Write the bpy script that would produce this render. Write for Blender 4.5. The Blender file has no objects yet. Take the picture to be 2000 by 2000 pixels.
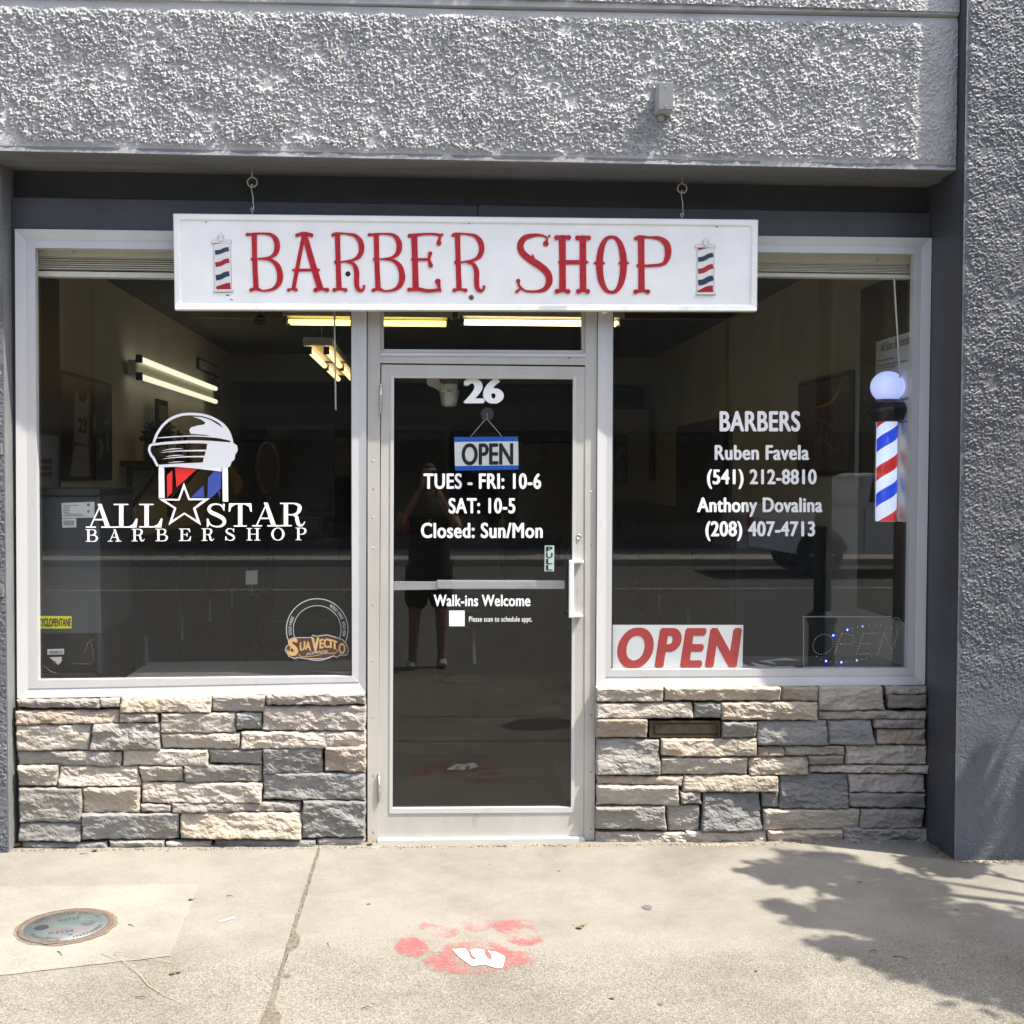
import bpy, bmesh, math, random
import numpy as np
from mathutils import Vector
from mathutils.geometry import tessellate_polygon
random.seed(7)
S = bpy.context.scene
COL = S.collection

# ------------------------------------------------------------------ camera
F = 2300.0                       # focal length in pixels of the 2000 px photograph
CAM = np.array((0.0, -5.3, 1.65))
def _basis(vx, vy, roll):
    yc = np.array([(vx - 1000) / F, (vy - 1000) / F, 1.0]); yc /= np.linalg.norm(yc)
    up = np.array([math.sin(roll), -math.cos(roll), 0.0])
    zc = up - yc * (up @ yc); zc /= np.linalg.norm(zc)
    return np.stack([np.cross(yc, zc), yc, zc], 1)
R = _basis(851, 927, 0.001)
cam = bpy.data.cameras.new('camera'); camo = bpy.data.objects.new('camera', cam); COL.objects.link(camo)
cam.sensor_width = 36; cam.lens = 36 * F / 2000; cam.clip_start = 0.02; cam.clip_end = 500
from mathutils import Matrix
right = R.T @ np.array((1, 0, 0)); down = R.T @ np.array((0, 1, 0)); fwd = R.T @ np.array((0, 0, 1))
camo.matrix_world = Matrix((( right[0], -down[0], -fwd[0], CAM[0]), (right[1], -down[1], -fwd[1], CAM[1]), (right[2], -down[2], -fwd[2], CAM[2]), (0, 0, 0, 1)))
S.camera = camo

def P(px, py, Y):                # photograph pixel -> point on the plane y = Y
    w = R.T @ np.array([(px - 1000) / F, (py - 1000) / F, 1.0])
    t = (Y - CAM[1]) / w[1]
    return (float(w[0] * t), float(Y), float(CAM[2] + w[2] * t))
def PX(px, py, X):               # ... on the plane x = X
    w = R.T @ np.array([(px - 1000) / F, (py - 1000) / F, 1.0])
    t = (X - CAM[0]) / w[0]
    return (float(X), float(CAM[1] + w[1] * t), float(CAM[2] + w[2] * t))
def gz(x, y=0): return -0.010 - 0.008 * x
def G(px, py, up=0.0):           # ... on the pavement
    w = R.T @ np.array([(px - 1000) / F, (py - 1000) / F, 1.0])
    z = 0.0
    for _ in range(4):
        t = (z + up - CAM[2]) / w[2]; z = gz(w[0] * t)
    return (float(w[0] * t), float(CAM[1] + w[1] * t), float(z + up))

# ------------------------------------------------------------------ light
SUN = np.array((2.36, -1.0, 4.5)); SUN /= np.linalg.norm(SUN)
W = bpy.data.worlds.new('World'); S.world = W; W.use_nodes = True
nt = W.node_tree; bg = nt.nodes['Background']; sky = nt.nodes.new('ShaderNodeTexSky')
sky.sky_type = 'NISHITA'; sky.sun_disc = False
sky.sun_elevation = math.asin(SUN[2]); sky.sun_rotation = math.atan2(SUN[0], SUN[1])
sky.air_density = 1.0; sky.dust_density = 3.0; sky.ozone_density = 0.4
hs = nt.nodes.new('ShaderNodeHueSaturation'); hs.inputs['Saturation'].default_value = 0.86; nt.links.new(sky.outputs[0], hs.inputs['Color']); nt.links.new(hs.outputs[0], bg.inputs[0]); bg.inputs[1].default_value = 0.15
sl = bpy.data.lights.new('sun', 'SUN'); sl.energy = 3.8; sl.angle = math.radians(0.53); sl.color = (1.0, 0.94, 0.83)
so = bpy.data.objects.new('sun', sl); COL.objects.link(so)
so.rotation_euler = Vector(SUN).to_track_quat('Z', 'Y').to_euler(); so.location = (8, -6, 14)
S.view_settings.view_transform = 'Standard'; S.view_settings.look = 'None'
S.view_settings.exposure = 1.42; S.view_settings.gamma = 1.0; S.view_settings.use_curve_mapping = False
S.cycles.use_denoising = True
S.cycles.max_bounces = 10; S.cycles.transparent_max_bounces = 16; S.cycles.glossy_bounces = 5
S.cycles.caustics_reflective = False; S.cycles.caustics_refractive = False
S.cycles.sample_clamp_indirect = 6

# ------------------------------------------------------------------ helpers
OFF = {}
def tag(o, label=None, cat=None, group=None, kind=None):
    if label: o['label'] = label
    if cat: o['category'] = cat
    if group: o['group'] = group
    if kind: o['kind'] = kind
    return o
def thing(name, label, cat, loc=(0, 0, 0), group=None):
    o = bpy.data.objects.new(name, None); COL.objects.link(o); o.location = loc
    o.empty_display_size = 0.1; OFF[o] = np.array(loc, float)
    return tag(o, label, cat, group)
def M(name, verts, faces, mat, parent=None, smooth=False, fix=True, bevel=0, mats=None, fm=None):
    me = bpy.data.meshes.new(name); v = np.array(verts, float)
    off = OFF.get(parent, np.zeros(3)) if parent is not None else np.zeros(3)
    me.from_pydata([tuple(p) for p in (v - off)], [], [tuple(f) for f in faces])
    if mats:
        for m in mats: me.materials.append(m)
        if fm is not None: me.polygons.foreach_set('material_index', fm)
    else: me.materials.append(mat)
    if fix or bevel:
        bm = bmesh.new(); bm.from_mesh(me)
        bmesh.ops.recalc_face_normals(bm, faces=bm.faces)
        if bevel: bmesh.ops.bevel(bm, geom=[e for e in bm.edges], offset=bevel, segments=2, affect='EDGES', profile=0.6)
        bm.to_mesh(me); bm.free()
    if smooth: me.polygons.foreach_set('use_smooth', [True] * len(me.polygons))
    me.update()
    o = bpy.data.objects.new(name, me); COL.objects.link(o)
    if parent is not None: o.parent = parent; OFF[o] = off
    return o
BF = [(0, 1, 2, 3), (7, 6, 5, 4), (0, 4, 5, 1), (1, 5, 6, 2), (2, 6, 7, 3), (3, 7, 4, 0)]
def boxv(x0, x1, y0, y1, z0, z1):
    return [(x0, y0, z0), (x1, y0, z0), (x1, y0, z1), (x0, y0, z1), (x0, y1, z0), (x1, y1, z0), (x1, y1, z1), (x0, y1, z1)], BF
def box(name, x0, x1, y0, y1, z0, z1, mat, parent=None, bevel=0):
    v, f = boxv(x0, x1, y0, y1, z0, z1); return M(name, v, f, mat, parent, bevel=bevel)
def join(parts):
    V, Fc = [], []
    for v, f in parts:
        n = len(V); V += list(v); Fc += [tuple(i + n for i in q) for q in f]
    return V, Fc
def quadv(c, Yf, Yb):            # c: TL TR BR BL in photo pixels, all on plane Yf, extruded back to Yb
    q = [P(x, y, Yf) for x, y in c]
    v = q + [(a[0], Yb, a[2]) for a in q]
    return v, [(0, 1, 2, 3), (7, 6, 5, 4), (0, 4, 5, 1), (1, 5, 6, 2), (2, 6, 7, 3), (3, 7, 4, 0)]
def quad(name, c, Yf, Yb, mat, parent=None, bevel=0):
    v, f = quadv(c, Yf, Yb); return M(name, v, f, mat, parent, bevel=bevel)
def splay(name, c, yo, Yb, mat, parent):   # quad whose outer edge (first two) and inner edge lie at different depths: c=[(px,py,Y)*4]
    q = [P(*a) for a in c]; v = q + [(a[0], Yb, a[2]) for a in q]
    return M(name, v, [(0, 1, 2, 3), (7, 6, 5, 4), (0, 4, 5, 1), (1, 5, 6, 2), (2, 6, 7, 3), (3, 7, 4, 0)], mat, parent)
def tubev(pts, r, seg=10, closed=False):
    pts = [np.array(p, float) for p in pts]; n = len(pts); V, Fc = [], []
    rr = r if isinstance(r, (list, tuple)) else [r] * n
    up = np.array((0.13, 0.21, 0.97)); prev = None
    for i, p in enumerate(pts):
        a = pts[(i - 1) % n] if (closed or i > 0) else p; b = pts[(i + 1) % n] if (closed or i < n - 1) else p
        t = b - a; t = t / (np.linalg.norm(t) + 1e-9)
        if prev is None:
            u = np.cross(t, up)
            if np.linalg.norm(u) < 1e-3: u = np.cross(t, (1, 0, 0))
        else: u = prev - t * (prev @ t)
        u /= np.linalg.norm(u); prev = u; w = np.cross(t, u)
        for k in range(seg):
            a_ = 2 * math.pi * k / seg; V.append(tuple(p + rr[i] * (u * math.cos(a_) + w * math.sin(a_))))
    m = n if closed else n - 1
    for i in range(m):
        for k in range(seg):
            a0 = i * seg + k; a1 = i * seg + (k + 1) % seg; b0 = ((i + 1) % n) * seg + k; b1 = ((i + 1) % n) * seg + (k + 1) % seg
            Fc.append((a0, a1, b1, b0))
    if not closed:
        Fc.append(tuple(range(seg - 1, -1, -1))); Fc.append(tuple((n - 1) * seg + k for k in range(seg)))
    return V, Fc
def tube(name, pts, r, mat, parent=None, seg=10, closed=False):
    v, f = tubev(pts, r, seg, closed); return M(name, v, f, mat, parent, smooth=True)
def lathev(prof, c, seg=24, axis='z'):     # prof: (radius, height)
    V, Fc = [], []
    for r, h in prof:
        for k in range(seg):
            a = 2 * math.pi * k / seg; x, y = r * math.cos(a), r * math.sin(a)
            V.append((c[0] + x, c[1] + y, c[2] + h) if axis == 'z' else ((c[0] + x, c[1] + h, c[2] + y) if axis == 'y' else (c[0] + h, c[1] + x, c[2] + y)))
    n = len(prof)
    for i in range(n - 1):
        for k in range(seg): Fc.append((i * seg + k, i * seg + (k + 1) % seg, (i + 1) * seg + (k + 1) % seg, (i + 1) * seg + k))
    Fc.append(tuple(range(seg))); Fc.append(tuple((n - 1) * seg + k for k in range(seg)))
    return V, Fc
def lathe(name, prof, c, mat, parent=None, seg=24, axis='z', smooth=True):
    v, f = lathev(prof, c, seg, axis); o = M(name, v, f, mat, parent, smooth=smooth)
    return o
def copy_tree(o, loc=None, label=None):
    def cp(a, par):
        c = a.copy(); COL.objects.link(c); c.parent = par
        for ch in [x for x in list(COL.objects) if x.parent == a and x is not c]: cp(ch, c)
        return c
    r = cp(o, None)
    if loc is not None: r.location = loc
    if label: r['label'] = label
    return r

# numpy gradient noise
_rs = np.random.RandomState(5); _perm = np.concatenate([_rs.permutation(256)] * 3); _ga = _rs.rand(256) * 2 * math.pi
def noise(x, y, seed=0):
    x = np.asarray(x, float) + seed * 17.31; y = np.asarray(y, float) + seed * 9.77
    xi = np.floor(x).astype(int); yi = np.floor(y).astype(int); xf = x - xi; yf = y - yi
    u = xf * xf * xf * (xf * (xf * 6 - 15) + 10); v = yf * yf * yf * (yf * (yf * 6 - 15) + 10)
    def g(ix, iy, dx, dy):
        a = _ga[_perm[(_perm[(xi + ix) & 255] + yi + iy) & 255]]; return np.cos(a) * dx + np.sin(a) * dy
    n0 = g(0, 0, xf, yf) * (1 - u) + g(1, 0, xf - 1, yf) * u
    n1 = g(0, 1, xf, yf - 1) * (1 - u) + g(1, 1, xf - 1, yf - 1) * u
    return (n0 * (1 - v) + n1 * v) * 1.5
def fbm(x, y, o=4, seed=0, g=0.5):
    s = 0; a = 1; f = 1
    for k in range(o): s = s + a * noise(x * f, y * f, seed + k * 3); a *= g; f *= 2.03
    return s
def sst(a, b, x):
    t = np.clip((x - a) / (b - a), 0, 1); return t * t * (3 - 2 * t)

# ------------------------------------------------------------------ materials
def mat(name, col, rough=0.6, metal=0.0, spec=0.5, var=0.0, vscale=6.0, bump=0.0, bscale=200.0, col2=None, detail=6, emis=None, estr=0, coat=0, det_map=None, stretch=None):
    m = bpy.data.materials.new(name); m.use_nodes = True; n = m.node_tree.nodes; l = m.node_tree.links
    b = n['Principled BSDF']
    c = tuple(col) + (1,) if len(col) == 3 else col
    b.inputs['Base Color'].default_value = c; b.inputs['Roughness'].default_value = rough
    b.inputs['Metallic'].default_value = metal; b.inputs['Specular IOR Level'].default_value = spec
    if coat: b.inputs['Coat Weight'].default_value = coat; b.inputs['Coat Roughness'].default_value = 0.08
    if emis: b.inputs['Emission Color'].default_value = tuple(emis) + (1,); b.inputs['Emission Strength'].default_value = estr
    if var or bump or col2:
        tc = n.new('ShaderNodeTexCoord'); mp = n.new('ShaderNodeMapping'); l.new(tc.outputs['Object'], mp.inputs[0])
        if stretch: mp.inputs['Scale'].default_value = stretch
    if var or col2:
        t = n.new('ShaderNodeTexNoise'); t.inputs['Scale'].default_value = vscale; t.inputs['Detail'].default_value = detail; t.inputs['Roughness'].default_value = 0.6
        l.new(mp.outputs[0], t.inputs[0])
        r = n.new('ShaderNodeValToRGB'); l.new(t.outputs[0], r.inputs[0])
        c2 = tuple(col2) + (1,) if col2 else tuple(min(1, x * (1 + var)) for x in c[:3]) + (1,)
        c1 = c if col2 else tuple(x * (1 - var) for x in c[:3]) + (1,)
        r.color_ramp.elements[0].position = 0.35; r.color_ramp.elements[1].position = 0.65
        r.color_ramp.elements[0].color = c1; r.color_ramp.elements[1].color = c2
        l.new(r.outputs[0], b.inputs['Base Color'])
    if bump:
        t2 = n.new('ShaderNodeTexNoise'); t2.inputs['Scale'].default_value = bscale; t2.inputs['Detail'].default_value = 4
        l.new(mp.outputs[0], t2.inputs[0]); bp = n.new('ShaderNodeBump'); bp.inputs['Strength'].default_value = bump; bp.inputs['Distance'].default_value = 0.003
        l.new(t2.outputs[0], bp.inputs['Height']); l.new(bp.outputs[0], b.inputs['Normal'])
    return m
def emat(name, col, s):
    m = bpy.data.materials.new(name); m.use_nodes = True; b = m.node_tree.nodes['Principled BSDF']
    b.inputs['Base Color'].default_value = (0.8, 0.8, 0.8, 1); b.inputs['Emission Color'].default_value = tuple(col) + (1,); b.inputs['Emission Strength'].default_value = s
    return m
def glassmat(name, k=1.7, tint=(0.965, 0.975, 0.97), dust=0.002):
    m = bpy.data.materials.new(name); m.use_nodes = True; n = m.node_tree.nodes; l = m.node_tree.links
    n.remove(n['Principled BSDF']); out = n['Material Output']
    fr = n.new('ShaderNodeFresnel'); fr.inputs[0].default_value = 1.5
    geo = n.new('ShaderNodeNewGeometry'); inv = n.new('ShaderNodeMath'); inv.operation = 'SUBTRACT'; inv.inputs[0].default_value = 1; l.new(geo.outputs['Backfacing'], inv.inputs[1])
    mu = n.new('ShaderNodeMath'); mu.operation = 'MULTIPLY'; mu.inputs[1].default_value = k; mu.use_clamp = True; l.new(fr.outputs[0], mu.inputs[0])
    m2 = n.new('ShaderNodeMath'); m2.operation = 'MULTIPLY'; l.new(mu.outputs[0], m2.inputs[0]); l.new(inv.outputs[0], m2.inputs[1])
    tr = n.new('ShaderNodeBsdfTransparent'); tr.inputs[0].default_value = tuple(tint) + (1,)
    gl = n.new('ShaderNodeBsdfGlossy'); gl.inputs['Roughness'].default_value = 0.0
    mx = n.new('ShaderNodeMixShader'); l.new(m2.outputs[0], mx.inputs[0]); l.new(tr.outputs[0], mx.inputs[1]); l.new(gl.outputs[0], mx.inputs[2])
    df = n.new('ShaderNodeBsdfDiffuse'); df.inputs[0].default_value = (0.6, 0.58, 0.52, 1)
    tc = n.new('ShaderNodeTexCoord'); t = n.new('ShaderNodeTexNoise'); t.inputs['Scale'].default_value = 5; t.inputs['Detail'].default_value = 8; l.new(tc.outputs['Object'], t.inputs[0])
    mm = n.new('ShaderNodeMath'); mm.operation = 'MULTIPLY'; mm.inputs[1].default_value = dust * 2; l.new(t.outputs[0], mm.inputs[0])
    mx2 = n.new('ShaderNodeMixShader'); l.new(mm.outputs[0], mx2.inputs[0]); l.new(mx.outputs[0], mx2.inputs[1]); l.new(df.outputs[0], mx2.inputs[2])
    l.new(mx2.outputs[0], out.inputs[0]); return m

m_stucco = mat('stucco_grey', (0.36, 0.36, 0.362), 0.5, spec=0.4, var=0.07, vscale=3, bump=0.7, bscale=260)
m_stucco_d = mat('stucco_charcoal', (0.118, 0.124, 0.14), 0.46, spec=0.45, var=0.10, vscale=3, bump=0.6, bscale=300)
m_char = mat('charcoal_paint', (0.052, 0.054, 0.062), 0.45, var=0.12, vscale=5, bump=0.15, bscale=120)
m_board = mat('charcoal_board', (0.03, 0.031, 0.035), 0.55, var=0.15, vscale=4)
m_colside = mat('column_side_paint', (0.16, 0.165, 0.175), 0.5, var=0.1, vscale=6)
m_alu = mat('aluminium_frame', (0.58, 0.58, 0.585), 0.38, metal=0.25, spec=0.5, var=0.06, vscale=3, bump=0.02, stretch=(1, 1, .2))
m_alu2 = mat('aluminium_door', (0.50, 0.485, 0.45), 0.4, metal=0.25, spec=0.5, var=0.09, vscale=5, bump=0.02, stretch=(1, 1, .3))
def grime(m, col=(.20, .14, .09), lo=.60, hi=.74, sc=9, f=.55):
    n = m.node_tree.nodes; l = m.node_tree.links; b = n['Principled BSDF']; src = b.inputs['Base Color'].links[0].from_socket
    g = n.new('ShaderNodeNewGeometry'); mp = n.new('ShaderNodeMapping'); mp.inputs['Scale'].default_value = (1, 1, .35); l.new(g.outputs['Position'], mp.inputs[0])
    t = n.new('ShaderNodeTexNoise'); t.inputs['Scale'].default_value = sc; t.inputs['Detail'].default_value = 12; t.inputs['Roughness'].default_value = .75; l.new(mp.outputs[0], t.inputs[0])
    r = n.new('ShaderNodeMapRange'); r.inputs[1].default_value = lo; r.inputs[2].default_value = hi; r.inputs[4].default_value = f; l.new(t.outputs[0], r.inputs[0])
    x = n.new('ShaderNodeMix'); x.data_type = 'RGBA'; l.new(r.outputs[0], x.inputs[0]); l.new(src, x.inputs[6]); x.inputs[7].default_value = tuple(col) + (1,); l.new(x.outputs[2], b.inputs['Base Color'])
grime(m_stucco, (.20, .20, .205), lo=.52, hi=.72, sc=3, f=.40); grime(m_stucco_d, (.07, .07, .078), lo=.52, hi=.72, sc=4, f=.40)
grime(m_alu, sc=7, lo=.62, hi=.80, f=.35); grime(m_alu2)
m_steel = mat('galvanised_steel', (0.5, 0.49, 0.46), 0.4, metal=0.8, var=0.15, vscale=60)
m_gasket = mat('black_gasket', (0.012, 0.012, 0.013), 0.6)
m_glass = glassmat('window_glass')
m_white = mat('white_vinyl', (0.88, 0.88, 0.89), 0.5, var=0.02, vscale=20)
m_sign = mat('sign_white_paint', (0.88, 0.88, 0.87), 0.35, spec=0.5, var=0.035, vscale=7, bump=0.05, bscale=60, detail=9)
m_red = mat('sign_red_paint', (0.40, 0.006, 0.014), 0.28, spec=0.5, col2=(0.50, 0.02, 0.03), vscale=45, bump=0.5, bscale=150)
m_navy = mat('sign_navy_paint', (0.018, 0.032, 0.075), 0.35, col2=(0.04, 0.06, 0.10), vscale=60)
m_dred = mat('sign_dark_red_paint', (0.33, 0.010, 0.02), 0.35, col2=(0.42, 0.02, 0.03), vscale=60)
m_hole = mat('dark_hole', (0.01, 0.01, 0.01), 0.8)
m_rust = mat('rust', (0.16, 0.08, 0.04), 0.8, col2=(0.3, 0.2, 0.12), vscale=300)
m_vred = mat('vinyl_red', (0.58, 0.02, 0.02), 0.45); m_vblue = mat('vinyl_blue', (0.03, 0.06, 0.30), 0.45)
m_sblue = mat('sign_blue', (0.01, 0.13, 0.62), 0.4); m_black = mat('print_black', (0.01, 0.01, 0.012), 0.5)
m_openred = mat('open_red', (0.53, 0.035, 0.035), 0.45)
m_cream = mat('cream_wall', (0.26, 0.24, 0.195), 0.8, var=0.06, vscale=2)
m_brown = mat('brown_wall', (0.06, 0.04, 0.033), 0.8, var=0.08, vscale=2)
m_ceil = mat('ceiling_paint', (0.12, 0.105, 0.085), 0.8, var=0.1, vscale=2)
m_floor = mat('dark_floor', (0.06, 0.055, 0.05), 0.5, var=0.2, vscale=9)
m_dark = mat('dark_furniture', (0.02, 0.021, 0.024), 0.45); m_navypanel = mat('slate_panel', (0.022, 0.027, 0.035), 0.5, var=0.1)
m_fridge = mat('fridge_back', (0.045, 0.05, 0.056), 0.5, var=0.06, vscale=4)
m_wood = mat('shelf_wood', (0.10, 0.08, 0.055), 0.6, var=0.2, vscale=12, stretch=(1, 8, 8))
m_blind = mat('blind_vinyl', (0.84, 0.80, 0.70), 0.5, var=0.05, vscale=15)
m_bronze = mat('mail_slot_bronze', (0.075, 0.058, 0.04), 0.4, metal=0.5, var=0.2, vscale=40)
m_mortar = mat('mortar', (0.10, 0.092, 0.08), 0.95, var=0.3, vscale=60, bump=0.6, bscale=120)
m_leaf = mat('leaf_green', (0.045, 0.085, 0.022), 0.55, col2=(0.08, 0.13, 0.035), vscale=3)
m_bark = mat('bark', (0.09, 0.07, 0.055), 0.9, var=0.3, vscale=20, bump=0.8, bscale=40)
m_fixture = mat('white_enamel', (0.55, 0.53, 0.46), 0.5)

# ================================================================== large structure
# ---- stucco relief: a displaced sheet
def knobs(X, Z, c, seed, cover):
    """rounded lumps on a jittered grid of pitch c"""
    xi = np.floor(X / c).astype(int); zi = np.floor(Z / c).astype(int); out = np.zeros_like(X)
    for i in (-1, 0, 1):
        for j in (-1, 0, 1):
            k = _perm[(_perm[(xi + i + seed) & 255] + zi + j) & 255]; r1 = _perm[(k + 37) & 255] / 255.; r2 = _perm[(k + 91) & 255] / 255.; r3 = _perm[(k + 153) & 255] / 255.; r4 = _perm[(k + 201) & 255] / 255.
            cx = (xi + i + .1 + .8 * r1) * c; cz = (zi + j + .1 + .8 * r2) * c; rad_ = c * (.42 + .42 * r3)
            a = r4 * 3.14; dx, dz = X - cx, Z - cz; u = (dx * np.cos(a) + dz * np.sin(a)) * .78; v = (-dx * np.sin(a) + dz * np.cos(a)) * 1.25
            d = np.sqrt(u * u + v * v) / rad_; on = sst(-.15, .15, cover + .62 - r3 * .5 - .6 * r4)
            out = np.maximum(out, np.clip(1 - d ** 2.6, 0, 1) ** .6 * (.5 + .6 * r1) * on)
    return out
def stucco(name, x0, x1, z0, z1, y, amp, mat_, parent, res=0.0032, mask=None, seed=0, scale=1.0):
    nx = int((x1 - x0) / res); nz = int((z1 - z0) / res)
    X, Z = np.meshgrid(np.linspace(x0, x1, nx + 1), np.linspace(z0, z1, nz + 1))
    wx = fbm(X * 30, Z * 30, 2, seed + 40) * 0.010; wz = fbm(X * 30, Z * 30, 2, seed + 50) * 0.010
    big = fbm(X * 6, Z * 6, 3, seed + 9); mid = noise(X * 26, Z * 26, seed + 2)
    h = np.maximum(knobs(X + wx * .6, Z + wz * .6, 0.0140 * scale, seed, .27 + .62 * big + .42 * mid), 0.75 * knobs(X + wx, Z + wz, 0.0088 * scale, seed + 60, .08 + .6 * big + .35 * mid))
    h = h * (1 + 0.55 * noise(X / 0.0065, Z / 0.0065, seed + 7)) + 0.13 * noise(X / 0.009, Z / 0.009, seed + 8)
    mk = np.ones_like(X)
    if mask is not None: mk = mask(X, Z)
    h = h * mk * (1 + .35 * big) + 0.10 * fbm(X * 12, Z * 12, 3, seed + 12) + 0.16 * fbm(X * 3.2, Z * 4.5, 2, seed + 14)
    Y = y - amp * h
    co = np.stack([X, Y, Z], -1).reshape(-1, 3) - OFF.get(parent, np.zeros(3))
    i = np.arange(nx)[None, :] + (nx + 1) * np.arange(nz)[:, None]
    fc = np.stack([i, i + 1, i + nx + 2, i + nx + 1], -1).reshape(-1, 4)
    me = bpy.data.meshes.new(name); me.vertices.add(len(co)); me.vertices.foreach_set('co', co.ravel())
    me.loops.add(fc.size); me.loops.foreach_set('vertex_index', fc.ravel().astype(np.int32))
    me.polygons.add(len(fc)); me.polygons.foreach_set('loop_start', np.arange(0, fc.size, 4, dtype=np.int32))
    me.polygons.foreach_set('use_smooth', np.ones(len(fc), bool)); me.materials.append(mat_); me.update(calc_edges=True)
    o = bpy.data.objects.new(name, me); COL.objects.link(o)
    if parent is not None: o.parent = parent; OFF[o] = OFF[parent]
    return o

B = thing('shop_building', 'grey stucco shop front with charcoal pilaster around the barber shop windows', 'building', (0, 0, 0))
XP, YP, YF, ZF = 2.262, -0.34, -0.264, 2.982
# fascia beam: body, smooth rounded lower lip, stucco sheets above and below the joint
box('fascia_beam', -3.6, XP - .004, YF + .012, 0.30, ZF + .004, 6.0, m_stucco, B)
def mk1(X, Z): 
    e = sst(0, 0.028, Z - (ZF + 0.022 + 0.006 * noise(X * 9, X * 0)))
    e = e * sst(0.0, 0.035, (3.600 + 0.0105 * X) - Z)
    return e * (1 - sst(XP - 0.21, XP - 0.17, X) * 0.5)
fa = stucco('fascia_stucco', -1.95, XP - .004, ZF, 3.612, YF, 0.0125, m_stucco, B, mask=mk1, seed=1)
# joint line and the band above it
v, f = [], []
for x in (-1.95, XP - .004):
    zj = 3.612 + 0.0105 * x
    v += [(x, YF - .001, zj - .03), (x, YF + .004, zj), (x, YF + .010, zj + .004), (x, YF - .010, zj + .012), (x, YF - .012, zj + .05)]
for k in range(4): f.append((k, k + 5, k + 6, k + 1))
M('joint_ledge', v, f, m_stucco, B, smooth=False, fix=False)
stucco('upper_stucco', -1.95, XP - .004, 3.655, 3.80, YF - .012, 0.0125, m_stucco, B, mask=lambda X, Z: 1 - sst(XP - .26, XP - .16, X) * .7, seed=4)
# lip under the fascia
v, f = [], []
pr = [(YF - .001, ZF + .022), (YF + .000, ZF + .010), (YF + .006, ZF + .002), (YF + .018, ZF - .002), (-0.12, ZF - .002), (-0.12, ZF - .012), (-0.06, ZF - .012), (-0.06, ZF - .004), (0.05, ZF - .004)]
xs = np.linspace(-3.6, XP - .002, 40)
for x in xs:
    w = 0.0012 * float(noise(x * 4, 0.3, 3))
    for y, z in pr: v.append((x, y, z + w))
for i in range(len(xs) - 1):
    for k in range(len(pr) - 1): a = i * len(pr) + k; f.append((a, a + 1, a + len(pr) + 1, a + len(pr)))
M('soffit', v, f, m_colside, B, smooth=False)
# pilaster
def mk2(X, Z):
    e = sst(0.0, 0.02, X - XP - 0.004 + 0.004 * noise(Z * 8, Z * 0))
    return e * (0.22 + 0.78 * sst(0.55, 1.15, Z)) * (0.75 + 0.35 * noise(X * 3, Z * 2, 8))
pl = stucco('pilaster_stucco', XP, 2.80, -0.06, 4.1, YP, 0.0095, m_stucco_d, B, scale=.88, mask=mk2, seed=21)
box('pilaster', XP + .001, 3.5, YP + .012, 0.30, -0.3, 6.0, m_char, B)
v, f = [], []                    # slightly stepped left return of the pilaster
pr = [(XP + .004, YP + .004), (XP, YP + .03), (XP + .001, -0.16), (XP + .010, -0.155), (XP + .009, -0.08), (XP + .001, -0.075), (XP + .002, 0.02)]
for z in (-0.1, 6.0):
    for x, y in pr: v.append((x, y, z))
for k in range(len(pr) - 1): f.append((k, k + 1, k + 1 + len(pr), k + len(pr)))
M('pilaster_return', v, f, m_char, B)
# left column
XL = -1.847
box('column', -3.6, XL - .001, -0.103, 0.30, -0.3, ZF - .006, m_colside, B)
stucco('column_stucco', -2.1, XL - .004, -0.03, ZF - .01, -0.106, 0.010, m_stucco_d, B, mask=lambda X, Z: .5 + .4 * noise(X * 9, Z * 5, 3), seed=31)
m_ring_ = mat('dull_rust', (.16, .10, .06), .9, var=.3, vscale=90)
for zz, hh in ((1.73, .05), (1.12, .05)):
    box('hinge_plate', -1.93, XL - .008, -0.122, -0.10, zz, zz + hh, m_colside, B); box('hinge_rust', -1.93, XL - .012, -0.1235, -0.1225, zz + .012, zz + .032, m_ring_, B)
# wall behind: header board, dark recessed board above it
z0h, z1h = P(400, 449, 0)[2], 2.853
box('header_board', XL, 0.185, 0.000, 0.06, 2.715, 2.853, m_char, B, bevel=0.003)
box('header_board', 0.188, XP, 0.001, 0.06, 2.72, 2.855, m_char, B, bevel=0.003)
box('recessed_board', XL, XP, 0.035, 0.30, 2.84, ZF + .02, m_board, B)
box('side_trim', XL, P(31, 900, 0)[0] + .012, 0.004, 0.07, -0.02, 2.715, m_char, B)
box('side_trim', P(1818, 900, 0)[0] - .012, XP + .002, 0.004, 0.07, -0.05, 2.72, m_char, B)
tag(fa, label='light grey dashed stucco beam above the windows'); tag(pl, label='charcoal rough stucco pilaster front at the right')

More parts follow.
